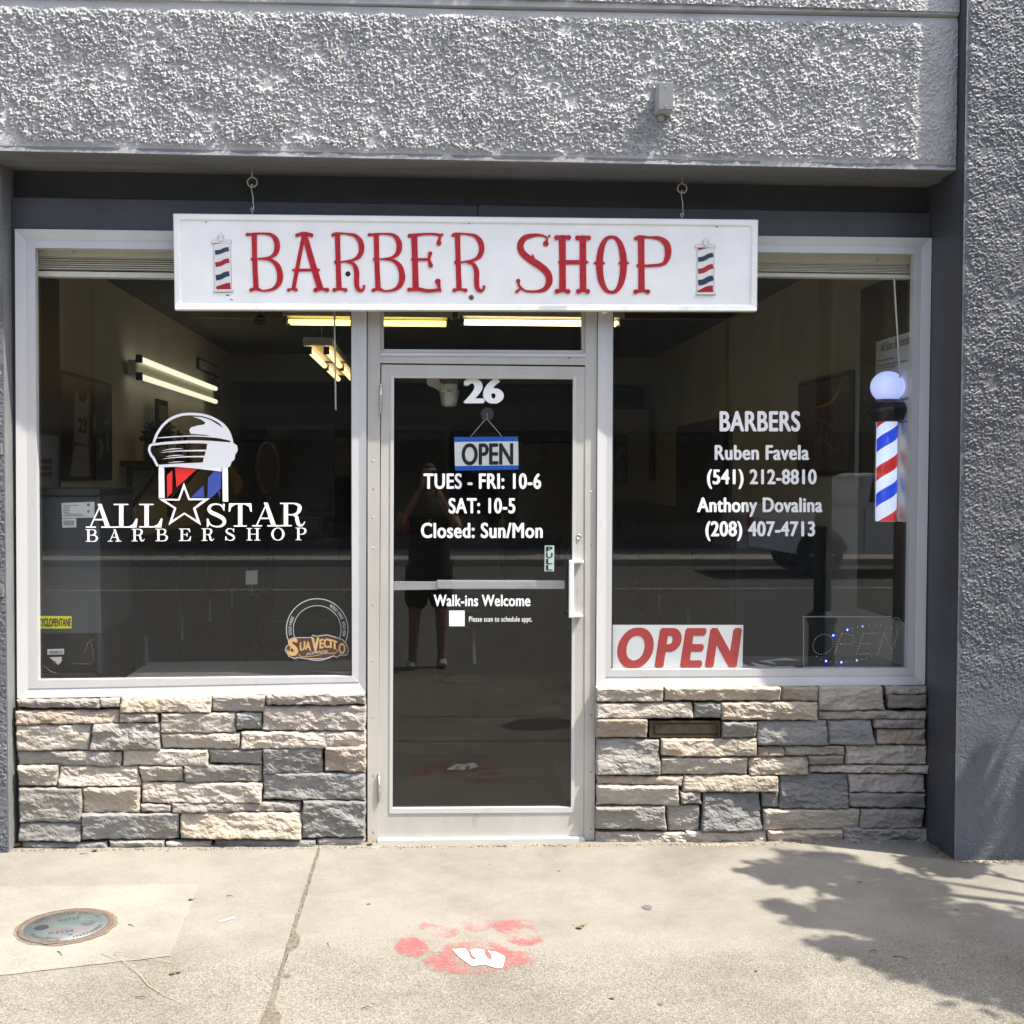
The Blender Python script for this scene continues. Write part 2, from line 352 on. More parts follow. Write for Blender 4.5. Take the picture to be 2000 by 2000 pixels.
# ---- windows
def window(label, o, s, g, loc):
    # o: outer corners TL TR BR BL; s: splay inner corners; g: glass opening corners (px)
    t = thing('shop_window', label, 'window', loc, 'large shop windows')
    yo, yi = -0.018, -0.009
    def T(c, y): return [(a[0], a[1], y) for a in c]
    O, I = T(o, yo), T(s, yi)
    for k, nm in enumerate(('frame_head', 'frame_side', 'frame_sill', 'frame_side')):
        a, b = O[k], O[(k + 1) % 4]; c, d = I[(k + 1) % 4], I[k]
        splay(nm, [a, b, c, d], yo, 0.05, m_alu, t)
    for k, nm in enumerate(('glazing_stop',) * 4):
        a, b = s[k], s[(k + 1) % 4]; c, d = g[(k + 1) % 4], g[k]
        quad(nm, [a, b, c, d], yi - (.003 if k in (0, 2) else .0), 0.028, m_alu, t)
    # gasket just inside the stops
    e = 2.2
    gi = [(g[0][0] + e, g[0][1] + e), (g[1][0] - e, g[1][1] + e), (g[2][0] - e, g[2][1] - e * .4), (g[3][0] + e, g[3][1] - e * .4)]
    parts = [quadv([g[k], g[(k + 1) % 4], gi[(k + 1) % 4], gi[k]], 0.016, 0.03) for k in range(4)]
    v, f = join(parts); M('gasket', v, f, m_gasket, t)
    quad('glass_pane', g, 0.024, 0.030, m_glass, t)
    return t
wl = window('wide shop window left of the door with all star lettering on its glass',
       [(29, 447), (716.5, 455.5), (714, 1353), (33.5, 1364)], [(50, 469), (700, 477.5), (700.5, 1332), (55, 1345)], [(68.5, 484), (686, 490.5), (687.5, 1321), (74, 1328.5)], P(370, 1364, 0))
wr = window('wide shop window right of the door with barbers names on its glass',
       [(1169, 457), (1820, 464.5), (1806.5, 1337.5), (1164.5, 1342.8)], [(1186.5, 475), (1800.5, 482.5), (1786.5, 1319.5), (1182.5, 1322)], [(1198, 489), (1785, 496), (1772, 1305), (1194, 1308.5)], P(1480, 1340, 0))

# ---- door frame, transom and door
DF = thing('door_frame', 'dull aluminium door frame with transom light between the two windows', 'door frame', P(940, 1650, 0))
quad('jamb', [(718, 455), (743.3, 455), (740, 1648), (718, 1650)], -0.006, 0.09, m_alu2, DF)
quad('jamb', [(1144, 459), (1167.4, 459), (1161, 1644), (1140.8, 1645)], -0.006, 0.09, m_alu2, DF)
quad('transom_bar', [(742.8, 695), (1144.3, 697), (1144, 713), (742.8, 709)], -0.005, 0.07, m_alu2, DF)
quad('transom_sill', [(743, 688.5), (1144, 690.5), (1144, 697), (743, 695)], -0.010, 0.07, m_alu, DF, bevel=.0015)
quad('transom_stop', [(743, 682), (1144, 684.5), (1144, 690), (743, 688)], 0.006, 0.07, m_alu, DF)
quad('transom_stop', [(743, 470), (749.3, 470), (749.3, 683), (743, 683)], 0.006, 0.04, m_alu2, DF)
quad('transom_stop', [(1136.5, 470), (1144, 470), (1144, 685), (1136.5, 685)], 0.006, 0.04, m_alu2, DF)
quad('transom_head', [(718, 452), (1168, 456), (1168, 476), (718, 472)], -0.008, 0.07, m_alu2, DF)
quad('transom_pane', [(748, 474), (1138, 478), (1138, 686), (748, 684)], 0.024, 0.030, m_glass, DF)
quad('threshold', [(737, 1641), (1141, 1636.5), (1143, 1645), (735, 1650.5)], -0.03, 0.08, m_alu, DF, bevel=.003)
tg = lathev([(0.0, -.0012), (0.0032, -.0012), (0.0036, 0.0), (0.0, 0.0)], (0, 0, 0), 8, 'y')
for x, ys in ((729, (900, 955, 1010, 1070, 1180, 1290, 1400, 1515, 1625)), (1154.5, (742, 852, 960, 1065, 1176, 1286, 1397, 1507, 1619)), (1000, (700,)), (890, (698,)), (1111, (699,))):
    for y in ys:
        c = P(x, y, -0.0062); M('rivet', [tuple(np.array(p) + c) for p in tg[0]], tg[1], m_rust if y % 2 else m_steel, DF, smooth=True)
for x in (717.2, 1168.3):
    quad('joint_seal', [(x - 1.2, 457), (x + 1.2, 457), (x - 0.2 if x < 800 else x - 6.0, 1640), (x - 2.2 if x < 800 else x - 8.4, 1640)], 0.0, .05, m_gasket, DF)

D = thing('shop_door', 'aluminium glass shop door numbered 26 with opening hours lettering', 'door', P(940, 1640, 0))
o = [(745, 712), (1143, 716.5), (1140, 1635.5), (739.5, 1640.5)]
s = [(763, 730.5), (1126, 733), (1121.5, 1587), (760.5, 1589)]
g = [(769.5, 738), (1119.5, 740.5), (1115.5, 1577), (766.3, 1579.5)]
yd = -0.002
for k, nm in enumerate(('top_rail', 'stile', 'bottom_rail', 'stile')):
    quad(nm, [o[k], o[(k + 1) % 4], s[(k + 1) % 4], s[k]], yd - (.0006 if k % 2 else 0), 0.042, m_alu2, D)
for k in range(4):
    quad('glazing_stop', [s[k], s[(k + 1) % 4], g[(k + 1) % 4], g[k]], yd - .004, 0.02, m_alu if k in (1, 3, 2) else m_alu2, D)
quad('door_pane', g, 0.020, 0.026, m_glass, D)
# hinges
for y0, y1 in ((752, 808), (1513, 1566)):
    x = 743.6 if y0 < 1000 else 740.3
    a, b = P(x, y0, -0.012), P(x, y1, -0.012)
    h = tube('hinge', [a, b], 0.0052, m_steel, D, 10)
    for q in (0.38, 0.62):
        c = tuple(a[i] + (b[i] - a[i]) * q for i in range(3)); M('hinge_collar', *lathev([(0.0068, -.004), (0.0068, .004)], c, 12), m_steel, h)
    M('hinge_pin', *lathev([(0.002, -.006), (0.006, -.003), (0.006, .003), (0.003, .006)], a, 12), m_steel, h, smooth=True)
# lock cylinder
c = P(1130, 1048.5, yd)
lk = lathe('lock_cylinder', [(0.0125, 0.0), (0.0125, -.004), (0.0105, -.006), (0.010, -.006), (0.009, -.004), (0.0, -.004)], c, m_steel, D, 20, 'y')
box('keyway', c[0] - .001, c[0] + .001, c[1] - .0050, c[1] - .003, c[2] - .006, c[2] + .004, m_hole, lk)
# pull handle
m_pull = mat('pull_handle_white', (0.66, 0.66, 0.65), 0.3, spec=0.6)
ax0, ax1 = P(1115.5, 1094, -.055), P(1115.5, 1203, -.055)
hz0, hz1 = P(1135, 1096, yd)[2], P(1135, 1201, yd)[2]
hx = ax0[0]
box('pull_handle', hx - .010, hx + .012, -.062, -.048, hz1 - .006, hz0 + .006, m_pull, D, bevel=.003)
box('pull_arm', hx - .004, P(1138, 1096, yd)[0], -.052, yd, hz0 - .006, hz0 + .006, m_pull, D, bevel=.003)
box('pull_arm', hx - .004, P(1137, 1096, yd)[0], -.052, yd, hz1 - .006, hz1 + .006, m_pull, D, bevel=.003)
# push bar and its end bracket behind the glass
quad('push_bar', [(768, 1136), (855, 1136.5), (855, 1152), (768, 1153)], 0.066, 0.09, m_alu, D, bevel=.004)
quad('push_bar', [(853, 1133.5), (1112, 1134), (1112, 1150), (853, 1150.5)], 0.060, 0.088, m_alu, D, bevel=.004)
quad('push_bracket', [(1104, 1088), (1119, 1088), (1118, 1195), (1103, 1195)], 0.045, 0.10, m_dark, D, bevel=.004)

# ---- stone veneer under the windows
def stonemat(name, c1, c2, c3):
    m = bpy.data.materials.new(name); m.use_nodes = True; n = m.node_tree.nodes; l = m.node_tree.links; b = n['Principled BSDF']
    tc = n.new('ShaderNodeTexCoord'); oi = n.new('ShaderNodeObjectInfo'); ad = n.new('ShaderNodeVectorMath'); ad.operation = 'ADD'
    l.new(tc.outputs['Object'], ad.inputs[0]); l.new(oi.outputs['Random'], ad.inputs[1])
    mp = n.new('ShaderNodeMapping'); mp.inputs['Scale'].default_value = (1, 1, 2.2); l.new(ad.outputs[0], mp.inputs[0])
    t = n.new('ShaderNodeTexNoise'); t.inputs['Scale'].default_value = 7; t.inputs['Detail'].default_value = 9; t.inputs['Roughness'].default_value = 0.62; l.new(mp.outputs[0], t.inputs[0])
    r = n.new('ShaderNodeValToRGB'); l.new(t.outputs[0], r.inputs[0]); e = r.color_ramp.elements
    e[0].position = 0.30; e[1].position = 0.68; e[0].color = tuple(c1) + (1,); e[1].color = tuple(c3) + (1,); k = e.new(0.5); k.color = tuple(c2) + (1,)
    tp = n.new('ShaderNodeTexNoise'); tp.inputs['Scale'].default_value = 4.5; tp.inputs['Detail'].default_value = 7; tp.inputs['Roughness'].default_value = .7; tp.inputs['Distortion'].default_value = .8; l.new(mp.outputs[0], tp.inputs[0])
    tr_ = n.new('ShaderNodeMapRange'); tr_.inputs[1].default_value = .50; tr_.inputs[2].default_value = .66; tr_.inputs[4].default_value = .55; l.new(tp.outputs[0], tr_.inputs[0])
    tm = n.new('ShaderNodeMix'); tm.data_type = 'RGBA'; l.new(tr_.outputs[0], tm.inputs[0]); l.new(r.outputs[0], tm.inputs[6]); av = sum(c2) / 3; tm.inputs[7].default_value = (av * 1.10, av * .95, av * .80, 1)
    hv = n.new('ShaderNodeHueSaturation'); mr = n.new('ShaderNodeMapRange'); mr.inputs[3].default_value = 0.74; mr.inputs[4].default_value = 1.0
    l.new(oi.outputs['Random'], mr.inputs[0]); l.new(mr.outputs[0], hv.inputs['Value']); l.new(tm.outputs[2], hv.inputs['Color']); l.new(hv.outputs[0], b.inputs['Base Color'])
    b.inputs['Roughness'].default_value = 0.85
    t2 = n.new('ShaderNodeTexNoise'); t2.inputs['Scale'].default_value = 110; t2.inputs['Detail'].default_value = 8; t2.inputs['Roughness'].default_value = .7; l.new(mp.outputs[0], t2.inputs[0])
    bp = n.new('ShaderNodeBump'); bp.inputs['Strength'].default_value = 0.6; bp.inputs['Distance'].default_value = 0.004; l.new(t2.outputs[0], bp.inputs['Height']); l.new(bp.outputs[0], b.inputs['Normal'])
    return m
SM = dict(w=stonemat('stone_pale_cream', (0.33, 0.295, 0.25), (0.43, 0.385, 0.325), (0.45, 0.41, 0.36)),
          y=stonemat('stone_warm_cream', (0.38, 0.32, 0.245), (0.47, 0.405, 0.315), (0.42, 0.33, 0.245)),
          t=stonemat('stone_tan', (0.29, 0.23, 0.18), (0.37, 0.30, 0.235), (0.34, 0.295, 0.255)),
          p=stonemat('stone_taupe', (0.27, 0.235, 0.21), (0.35, 0.31, 0.28), (0.30, 0.28, 0.265)),
          g=stonemat('stone_mid_grey', (0.23, 0.22, 0.205), (0.30, 0.285, 0.26), (0.35, 0.33, 0.30)),
          d=stonemat('stone_slate', (0.175, 0.175, 0.172), (0.225, 0.225, 0.22), (0.29, 0.285, 0.275)),
          b=stonemat('stone_brown', (0.20, 0.165, 0.14), (0.26, 0.22, 0.19), (0.30, 0.265, 0.235)))
rs = np.random.RandomState(11)
def stone(q, typ, ox, oy, sc, parent, seed):
    # q: x0,y0,x1,y1 in crop pixels (+ optional slant of the right and left edge)
    x0, y0, x1, y1 = q[:4]; sr = q[4] if len(q) > 4 else rs.uniform(-3, 3); sl_ = q[5] if len(q) > 5 else rs.uniform(-3, 3)
    yv = -0.049 + rs.uniform(-.011, .009)
    c = [(x0 + sl_, y0 + rs.uniform(-2, 2)), (x1 + sr, y0 + rs.uniform(-2, 2)), (x1 - sr, y1 + rs.uniform(-2, 2)), (x0 - sl_, y1 + rs.uniform(-2, 2))]
    g_ = 0.8                                       # joint half width, crop px
    c = [(c[0][0] + g_, c[0][1] + g_), (c[1][0] - g_, c[1][1] + g_), (c[2][0] - g_, c[2][1] - g_), (c[3][0] + g_, c[3][1] - g_)]
    W4 = np.array([P(ox + a / sc, oy + b / sc, yv) for a, b in c])
    wd = np.linalg.norm(W4[1] - W4[0]); ht = np.linalg.norm(W4[3] - W4[0])
    nx = max(8, int(wd / 0.0065)); nz = max(6, int(ht / 0.0065))
    U, V = np.meshgrid(np.linspace(0, 1, nx + 1), np.linspace(0, 1, nz + 1))
    Xg = (W4[0, 0] * (1 - U) + W4[1, 0] * U) * (1 - V) + (W4[3, 0] * (1 - U) + W4[2, 0] * U) * V
    Zg = (W4[0, 2] * (1 - U) + W4[1, 2] * U) * (1 - V) + (W4[3, 2] * (1 - U) + W4[2, 2] * U) * V
    du = np.minimum(U, 1 - U) * wd; dv = np.minimum(V, 1 - V) * ht; de = np.minimum(du, dv)
    # wobble of the outline
    wob = 0.0035 * sst(0.03, 0.0, de)
    Xn = Xg + wob * noise(Zg * 38 + seed, Xg * 5, 3) + 0; Zn = Zg + wob * noise(Xg * 30 + seed, Zg * 5, 6)
    # split face: tilted facets + terraces + fine
    a, b = rs.uniform(-.14, .14), rs.uniform(-.22, .34)
    rgh = {'d': .9, 'g': 1.0, 'p': .9, 'w': 1.0, 'y': 1.0, 't': .8, 'b': .6}[typ] * rs.uniform(.55, 1.35)
    n1 = fbm(Xg * 9 + seed * 1.7, Zg * 17 + seed, 3, seed % 7)
    terr = n1 * 2.2; fl = np.floor(terr); fr_ = terr - fl; ter = (fl + sst(0.72, 0.92, fr_)) / 2.2
    h = 0.0105 * rgh * (0.30 * n1 + 0.80 * ter) + 0.0030 * rgh * fbm(Xg * 40 + seed, Zg * 70, 3, 4) 
    h = h + (Xg - Xg.mean()) * a * .5 + (Zg - Zg.mean()) * b
    h = h + 0.0025 * sst(0, .012, de)               # slightly pillowed
    edge = 1 - sst(0.0, 0.006, de); h = h - 0.007 * edge
    Yg = yv - h
    Yg = np.minimum(Yg, -0.018)
    co = np.stack([Xn, Yg, Zn], -1).reshape(-1, 3)
    fc = [];
    for j in range(nz):
        for i in range(nx): k = j * (nx + 1) + i; fc.append((k, k + nx + 1, k + nx + 2, k + 1))
    ring = [i for i in range(nx + 1)] + [j * (nx + 1) + nx for j in range(1, nz + 1)] + [nz * (nx + 1) + i for i in range(nx - 1, -1, -1)] + [j * (nx + 1) for j in range(nz - 1, 0, -1)]
    n0 = len(co); back = co[ring].copy(); back[:, 1] = 0.004; co = np.concatenate([co, back])
    m_ = len(ring)
    for k in range(m_): fc.append((ring[k], ring[(k + 1) % m_], n0 + (k + 1) % m_, n0 + k))
    fc.append(tuple(n0 + k for k in range(m_)))
    return M('stone', co, fc, SM[typ], parent, smooth=False, fix=False)
LS = [((85,122,505,168),'p'),((507,115,612,162),'p'),((612,105,1078,188),'y'),((1080,102,1350,186,4,0),'p'),((1358,95,1862,152),'p'),
((80,178,605,245),'t'),((608,190,805,238),'w'),((818,190,1200,293),'w'),((1205,188,1335,278),'d'),((1340,155,1865,280),'p'),
((82,250,458,382,9,0),'w'),((462,245,815,380,0,9),'g'),((818,293,1225,375),'w'),((1230,285,1865,372),'w'),
((85,385,618,460),'g'),((622,380,1063,460),'w'),((1066,378,1335,452),'d'),((1340,370,1645,505),'d'),((1655,365,1865,495),'t'),
((90,460,290,565),'w'),((297,462,710,565,-8,0),'w'),((715,462,935,542,0,-8),'w'),((940,455,1335,545),'g'),
((92,572,415,750),'g'),((415,570,712,703),'y'),((720,548,1335,652),'w'),((1340,498,1862,635),'d'),
((718,655,872,697),'p'),((878,648,1535,695),'p'),
((92,752,415,845),'d'),((418,703,908,838),'d'),((916,700,1535,832),'y'),((1540,642,1862,828),'d'),
((105,848,545,882),'d'),((553,843,835,890),'g'),((846,845,1075,890),'w'),((1088,838,1612,884),'d'),((1618,830,1862,872),'g')]
RS = [((65,90,420,165),'w'),((425,88,1033,160),'y'),((1040,85,1232,160),'t'),((1235,82,1578,212,-12,0),'w'),((1586,82,1805,125),'w'),((1598,128,1802,200,0,-6),'b'),
((65,170,575,250),'w'),((582,170,722,248),'g'),((727,168,1228,262),'y'),((1235,214,1797,258),'w'),
((65,255,335,355),'t'),((728,270,907,355),'g'),((912,265,1277,393),'d'),((1283,263,1520,390,-10,0),'d'),((1530,262,1795,303),'p'),((1540,308,1795,385),'t'),
((68,360,400,545),'g'),((408,360,910,450),'y'),((915,400,1052,450),'t'),((1058,398,1372,445),'w'),((1378,392,1798,492),'w'),
((405,455,862,548),'w'),((870,455,1182,548),'y'),((1186,450,1370,495),'b'),((1188,497,1798,540),'w'),
((72,553,518,602,5,0),'y'),((525,555,1020,637,0,5),'y'),((1027,545,1392,725),'d'),((1397,548,1790,637),'p'),
((72,605,500,710,-5,0),'w'),((512,640,618,700),'p'),((622,642,932,840),'d'),((936,637,1025,717),'d'),((1395,642,1790,720),'d'),
((65,712,430,838,-8,0),'g'),((440,705,607,840,0,-8),'g'),((940,727,1452,838),'w'),((1455,727,1783,830),'p'),
((65,848,540,918),'w'),((535,843,962,915),'w'),((966,838,1360,912),'y'),((1363,828,1800,908),'g')]
for nm, lst, ox, oy, sc, lab, ex in (('L', LS, 0, 1320, 2.611, 'ledgestone wall below the left shop window', (78, 95, 1868, 884)), ('R', RS, 1140, 1310, 2.683, 'ledgestone wall with brass mail slot below the right shop window', (62, 84, 1806, 914))):
    a = P(ox + ex[0] / sc, oy + ex[1] / sc, 0); b = P(ox + ex[2] / sc, oy + ex[3] / sc, 0)
    t = thing('stone_wall', lab, 'stone wall', (0.5 * (a[0] + b[0]), 0, -0.02), 'stone veneer walls below the windows')
    box('mortar_bed', a[0] + .004, b[0] - .004, -0.024, 0.07, -0.08, min(a[2], b[2]) + .022, m_mortar, t)
    for k, (q, ty) in enumerate(lst): stone(q, ty, ox, oy, sc, t, 3 + k * 5 + (0 if nm == 'L' else 300))
    box('backing', a[0] + .003, b[0] - .003, 0.071, 0.2, -0.08, 0.60, m_char, t)
    if nm == 'R':
        c = [(ox + x / sc, oy + y / sc) for x, y in ((344, 263), (716, 263), (716, 350), (344, 350))]
        ci = [(ox + x / sc, oy + y / sc) for x, y in ((362, 272), (702, 272), (702, 340), (362, 340))]
        ms = quad('mail_slot', c, -0.030, -.015, m_bronze, t, bevel=.002)
        parts = [quadv([c[k], c[(k + 1) % 4], ci[(k + 1) % 4], ci[k]], -0.038, -.029) for k in range(4)]
        M('slot_rim', *join(parts), m_bronze, ms)
        cf = [(ox + x / sc, oy + y / sc) for x, y in ((372, 282), (692, 282), (692, 330), (372, 330))]
        quad('slot_flap', cf, -0.036, -.028, m_bronze, ms, bevel=.002)

# ---- ground
def concrete(name, c, worn=1.0, light=1.0):
    m = bpy.data.materials.new(name); m.use_nodes = True; n = m.node_tree.nodes; l = m.node_tree.links; b = n['Principled BSDF']
    geo = n.new('ShaderNodeNewGeometry'); sp = n.new('ShaderNodeSeparateXYZ'); l.new(geo.outputs['Position'], sp.inputs[0])
    def N(sc, det=5, rough=.6):
        t = n.new('ShaderNodeTexNoise'); t.inputs['Scale'].default_value = sc; t.inputs['Detail'].default_value = det; t.inputs['Roughness'].default_value = rough
        l.new(geo.outputs['Position'], t.inputs[0]); return t.outputs[0]
    def ramp(src, p0, p1, c0, c1):
        r = n.new('ShaderNodeValToRGB'); l.new(src, r.inputs[0]); r.color_ramp.elements[0].position = p0; r.color_ramp.elements[1].position = p1
        r.color_ramp.elements[0].color = tuple(c0) + (1,); r.color_ramp.elements[1].color = tuple(c1) + (1,); return r.outputs[0]
    def mix(f, a, b_, mode='MIX'):
        x = n.new('ShaderNodeMix'); x.data_type = 'RGBA'; x.blend_type = mode
        if isinstance(f, float): x.inputs[0].default_value = f
        else: l.new(f, x.inputs[0])
        l.new(a, x.inputs[6]); l.new(b_, x.inputs[7]); return x.outputs[2]
    d = [v * light for v in c]
    base = ramp(N(1.6, 8), .3, .7, [v * .93 for v in d], [v * 1.05 for v in d])
    fine = ramp(N(120, 4, .7), .30, .72, (.72, .71, .70), (1.12, 1.12, 1.12))
    base = mix(0.55, base, fine, 'MULTIPLY')
    # worn, exposed aggregate towards the street
    nz = N(2.2, 4)
    ma = n.new('ShaderNodeMath'); ma.operation = 'MULTIPLY_ADD'; ma.inputs[1].default_value = 0.55; ma.inputs[2].default_value = -0.28; l.new(nz, ma.inputs[0])
    ms = n.new('ShaderNodeMath'); ms.operation = 'ADD'; l.new(sp.outputs['Y'], ms.inputs[0]); l.new(ma.outputs[0], ms.inputs[1])
    mr = n.new('ShaderNodeMapRange'); mr.inputs[1].default_value = -1.02; mr.inputs[2].default_value = -1.42; mr.inputs[3].default_value = 0.08; mr.inputs[4].default_value = worn; l.new(ms.outputs[0], mr.inputs[0])
    vo = n.new('ShaderNodeTexVoronoi'); vo.inputs['Scale'].default_value = 205; l.new(geo.outputs['Position'], vo.inputs[0])
    sepc = n.new('ShaderNodeSeparateColor'); l.new(vo.outputs['Color'], sepc.inputs[0])
    agg = ramp(sepc.outputs[0], 0.0, 1.0, (0.45, 0.43, 0.40), (1.26, 1.24, 1.20))
    ag = mix(0.75, base, agg, 'MULTIPLY')
    col = mix(mr.outputs[0], base, ag)
    # dark specks and small grit
    spk = ramp(N(60, 3, .8), .66, .74, (1, 1, 1), (.62, .58, .52)); col = mix(0.6, col, spk, 'MULTIPLY')
    pit = ramp(N(230, 2, .5), .24, .34, (.45, .42, .38), (1, 1, 1)); col = mix(mr.outputs[0], col, mix(1.0, col, pit, 'MULTIPLY'))
    stn = ramp(N(1.3, 7, .72), .42, .66, (1.08, 1.08, 1.08), (.74, .725, .70)); col = mix(0.9, col, stn, 'MULTIPLY')
    # dirt along the wall foot
    mw = n.new('ShaderNodeMapRange'); mw.inputs[1].default_value = -0.13; mw.inputs[2].default_value = -0.02; l.new(ms.outputs[0], mw.inputs[0])
    dirt = n.new('ShaderNodeRGB'); dirt.outputs[0].default_value = (0.22, 0.19, 0.15, 1); mwf = n.new('ShaderNodeMath'); mwf.operation = 'MULTIPLY'; mwf.inputs[1].default_value = .45; l.new(mw.outputs[0], mwf.inputs[0])
    col = mix(mwf.outputs[0], col, dirt.outputs[0])
    l.new(col, b.inputs['Base Color']); b.inputs['Roughness'].default_value = 0.9; b.inputs['Specular IOR Level'].default_value = .25
    bp = n.new('ShaderNodeBump'); bp.inputs['Distance'].default_value = 0.003
    bs = n.new('ShaderNodeMath'); bs.operation = 'MULTIPLY_ADD'; bs.inputs[1].default_value = .55; bs.inputs[2].default_value = .18; l.new(mr.outputs[0], bs.inputs[0]); l.new(bs.outputs[0], bp.inputs['Strength'])
    hm = n.new('ShaderNodeMath'); hm.operation = 'ADD'; l.new(N(150, 4, .7), hm.inputs[0]); l.new(vo.outputs['Distance'], hm.inputs[1]); l.new(hm.outputs[0], bp.inputs['Height']); l.new(bp.outputs[0], b.inputs['Normal'])
    return m
m_conc = concrete('pavement_concrete', (0.232, 0.218, 0.188))
m_conc_n = concrete('patch_concrete', (0.262, 0.248, 0.215), worn=.45)
m_road = mat('asphalt', (0.13, 0.126, 0.115), 0.9, spec=.25, var=0.22, vscale=30, bump=0.5, bscale=150)
m_conc_f = mat('far_concrete', (0.42, 0.40, 0.35), 0.9, var=0.1, vscale=4)
def slab(name, pts, mat_, parent, top=0.0, thick=0.06, wob=0.0, seed=0):
    # outline densified and slightly chipped
    out = []
    for k in range(len(pts)):
        a, b = np.array(pts[k], float), np.array(pts[(k + 1) % len(pts)], float); L = np.linalg.norm(b - a); n_ = max(1, int(L / 0.03)) if wob else 1
        nr = np.array((-(b - a)[1], (b - a)[0])) / (L + 1e-9)
        for i in range(n_):
            p = a + (b - a) * i / n_
            if wob and i: p = p + nr * wob * float(noise(p[0] * 14 + seed, p[1] * 14, 5))
            out.append(p)
    n_ = len(out); ins = []
    for k in range(n_):
        a, b, c = out[k - 1], out[k], out[(k + 1) % n_]; t = c - a; t = t / (np.linalg.norm(t) + 1e-9); ins.append(b + np.array((-t[1], t[0])) * 0.004)
    V = [(p[0], p[1], gz(p[0]) + top) for p in ins] + [(p[0], p[1], gz(p[0]) + top - .004) for p in out] + [(p[0], p[1], gz(p[0]) + top - thick) for p in out]
    tri = tessellate_polygon([[Vector((p[0], p[1], 0)) for p in ins]]); Fc = [tuple(t) for t in tri]
    for k in range(n_):
        j = (k + 1) % n_; Fc += [(k, j, n_ + j, n_ + k), (n_ + k, n_ + j, 2 * n_ + j, 2 * n_ + k)]
    return M(name, V, Fc, mat_, parent)
PV = thing('pavement', None, None, (0, -1, 0)); PV['kind'] = 'structure'
J = -0.515
m_joint = mat('joint_dirt', (0.085, 0.07, 0.05), 0.95, col2=(0.17, 0.145, 0.11), vscale=70, bump=.6, bscale=200)
box('joint_bed', -30, 30, -4.3, 0.3, -0.6, -0.26, m_joint, PV)
v = [(-6, .02, gz(-6) - .012), (6, .02, gz(6) - .012), (6, -4.3, gz(6) - .012), (-6, -4.3, gz(-6) - .012)]
M('joint_bed', v, [(0, 3, 2, 1)], m_joint, PV, fix=False)
slab('slab', [(-6, -1.955), (J - .007, -1.955), (J - .004, .015), (-6, .015)], m_conc, PV, wob=.004, seed=1)
slab('slab', [(J + .006, -1.955), (5.5, -1.955), (5.5, .015), (J + .003, .015)], m_conc, PV, wob=.004, seed=2)
slab('slab', [(-6, -2.70), (J - .006, -2.70), (J - .006, -1.975), (-6, -1.975)], m_conc, PV, wob=.004, seed=3)
slab('slab', [(J + .006, -2.70), (5.5, -2.70), (5.5, -1.975), (J + .006, -1.975)], m_conc, PV, wob=.004, seed=4)
slab('slab', [(-6, -4.25), (5.5, -4.25), (5.5, -2.72), (-6, -2.72)], m_conc, PV, wob=.004, seed=5)
pt = [G(330, 1868), G(388, 1728), G(0, 1734), (-2.2, G(0, 1734)[1]), (-2.2, -1.42), G(0, 1905)]
slab('patch_slab', [(p[0], p[1]) for p in pt][::-1], m_conc_n, PV, top=0.0025, thick=.03, wob=.006, seed=6)
# dirt in the joint, irregular width
rs = np.random.RandomState(3)
V, Fc = [], []
ys = np.linspace(0.01, -1.95, 150)
for i, y in enumerate(ys):
    py_w = 0.006 + 0.006 * abs(float(fbm(y * 4, y * 0, 3, 2))) + 0.020 * float(sst(.15, .5, noise(y * 3.0, 1.3, 9))) + 0.012 * float(sst(-1.3, -1.9, y))
    o_ = 0.010 * float(sst(.1, .5, noise(y * 3.0, 1.3, 9)))
    V += [(J - py_w * .6 + o_ + .004 * float(noise(y * 30, .2)), y, gz(J) + .0012), (J + py_w + o_ + .004 * float(noise(y * 30, 9.2)), y, gz(J) + .0012)]
for i in range(len(ys) - 1): k = 2 * i; Fc.append((k, k + 1, k + 3, k + 2))
tag(M('joint_dirt', V, Fc, m_joint, PV, fix=False), kind='stuff')
kb = box('kerb', -30, 30, -4.42, -4.27, -0.6, gz(0) - .006, m_conc, None, bevel=.015); kb['kind'] = 'structure'
rd = box('road', -60, 60, -17.6, -4.40, -0.7, -0.135, m_road); rd['kind'] = 'structure'
kb = box('far_kerb', -60, 60, -17.75, -17.58, -0.7, 0.0, m_conc_f, None, bevel=.015); kb['kind'] = 'structure'
sw = box('far_pavement', -60, 60, -20.9, -17.74, -0.7, 0.002, m_conc_f); sw['kind'] = 'structure'
gr = box('ground', -150, 150, -150, 120, -1.2, -0.62, m_road); gr['kind'] = 'structure'
wh = mat('road_paint', (.5, .5, .48), .7, var=.2, vscale=20)
ln = box('road_line', -60, 60, -13.0, -12.9, -.14, -.131, wh); ln['kind'] = 'structure'

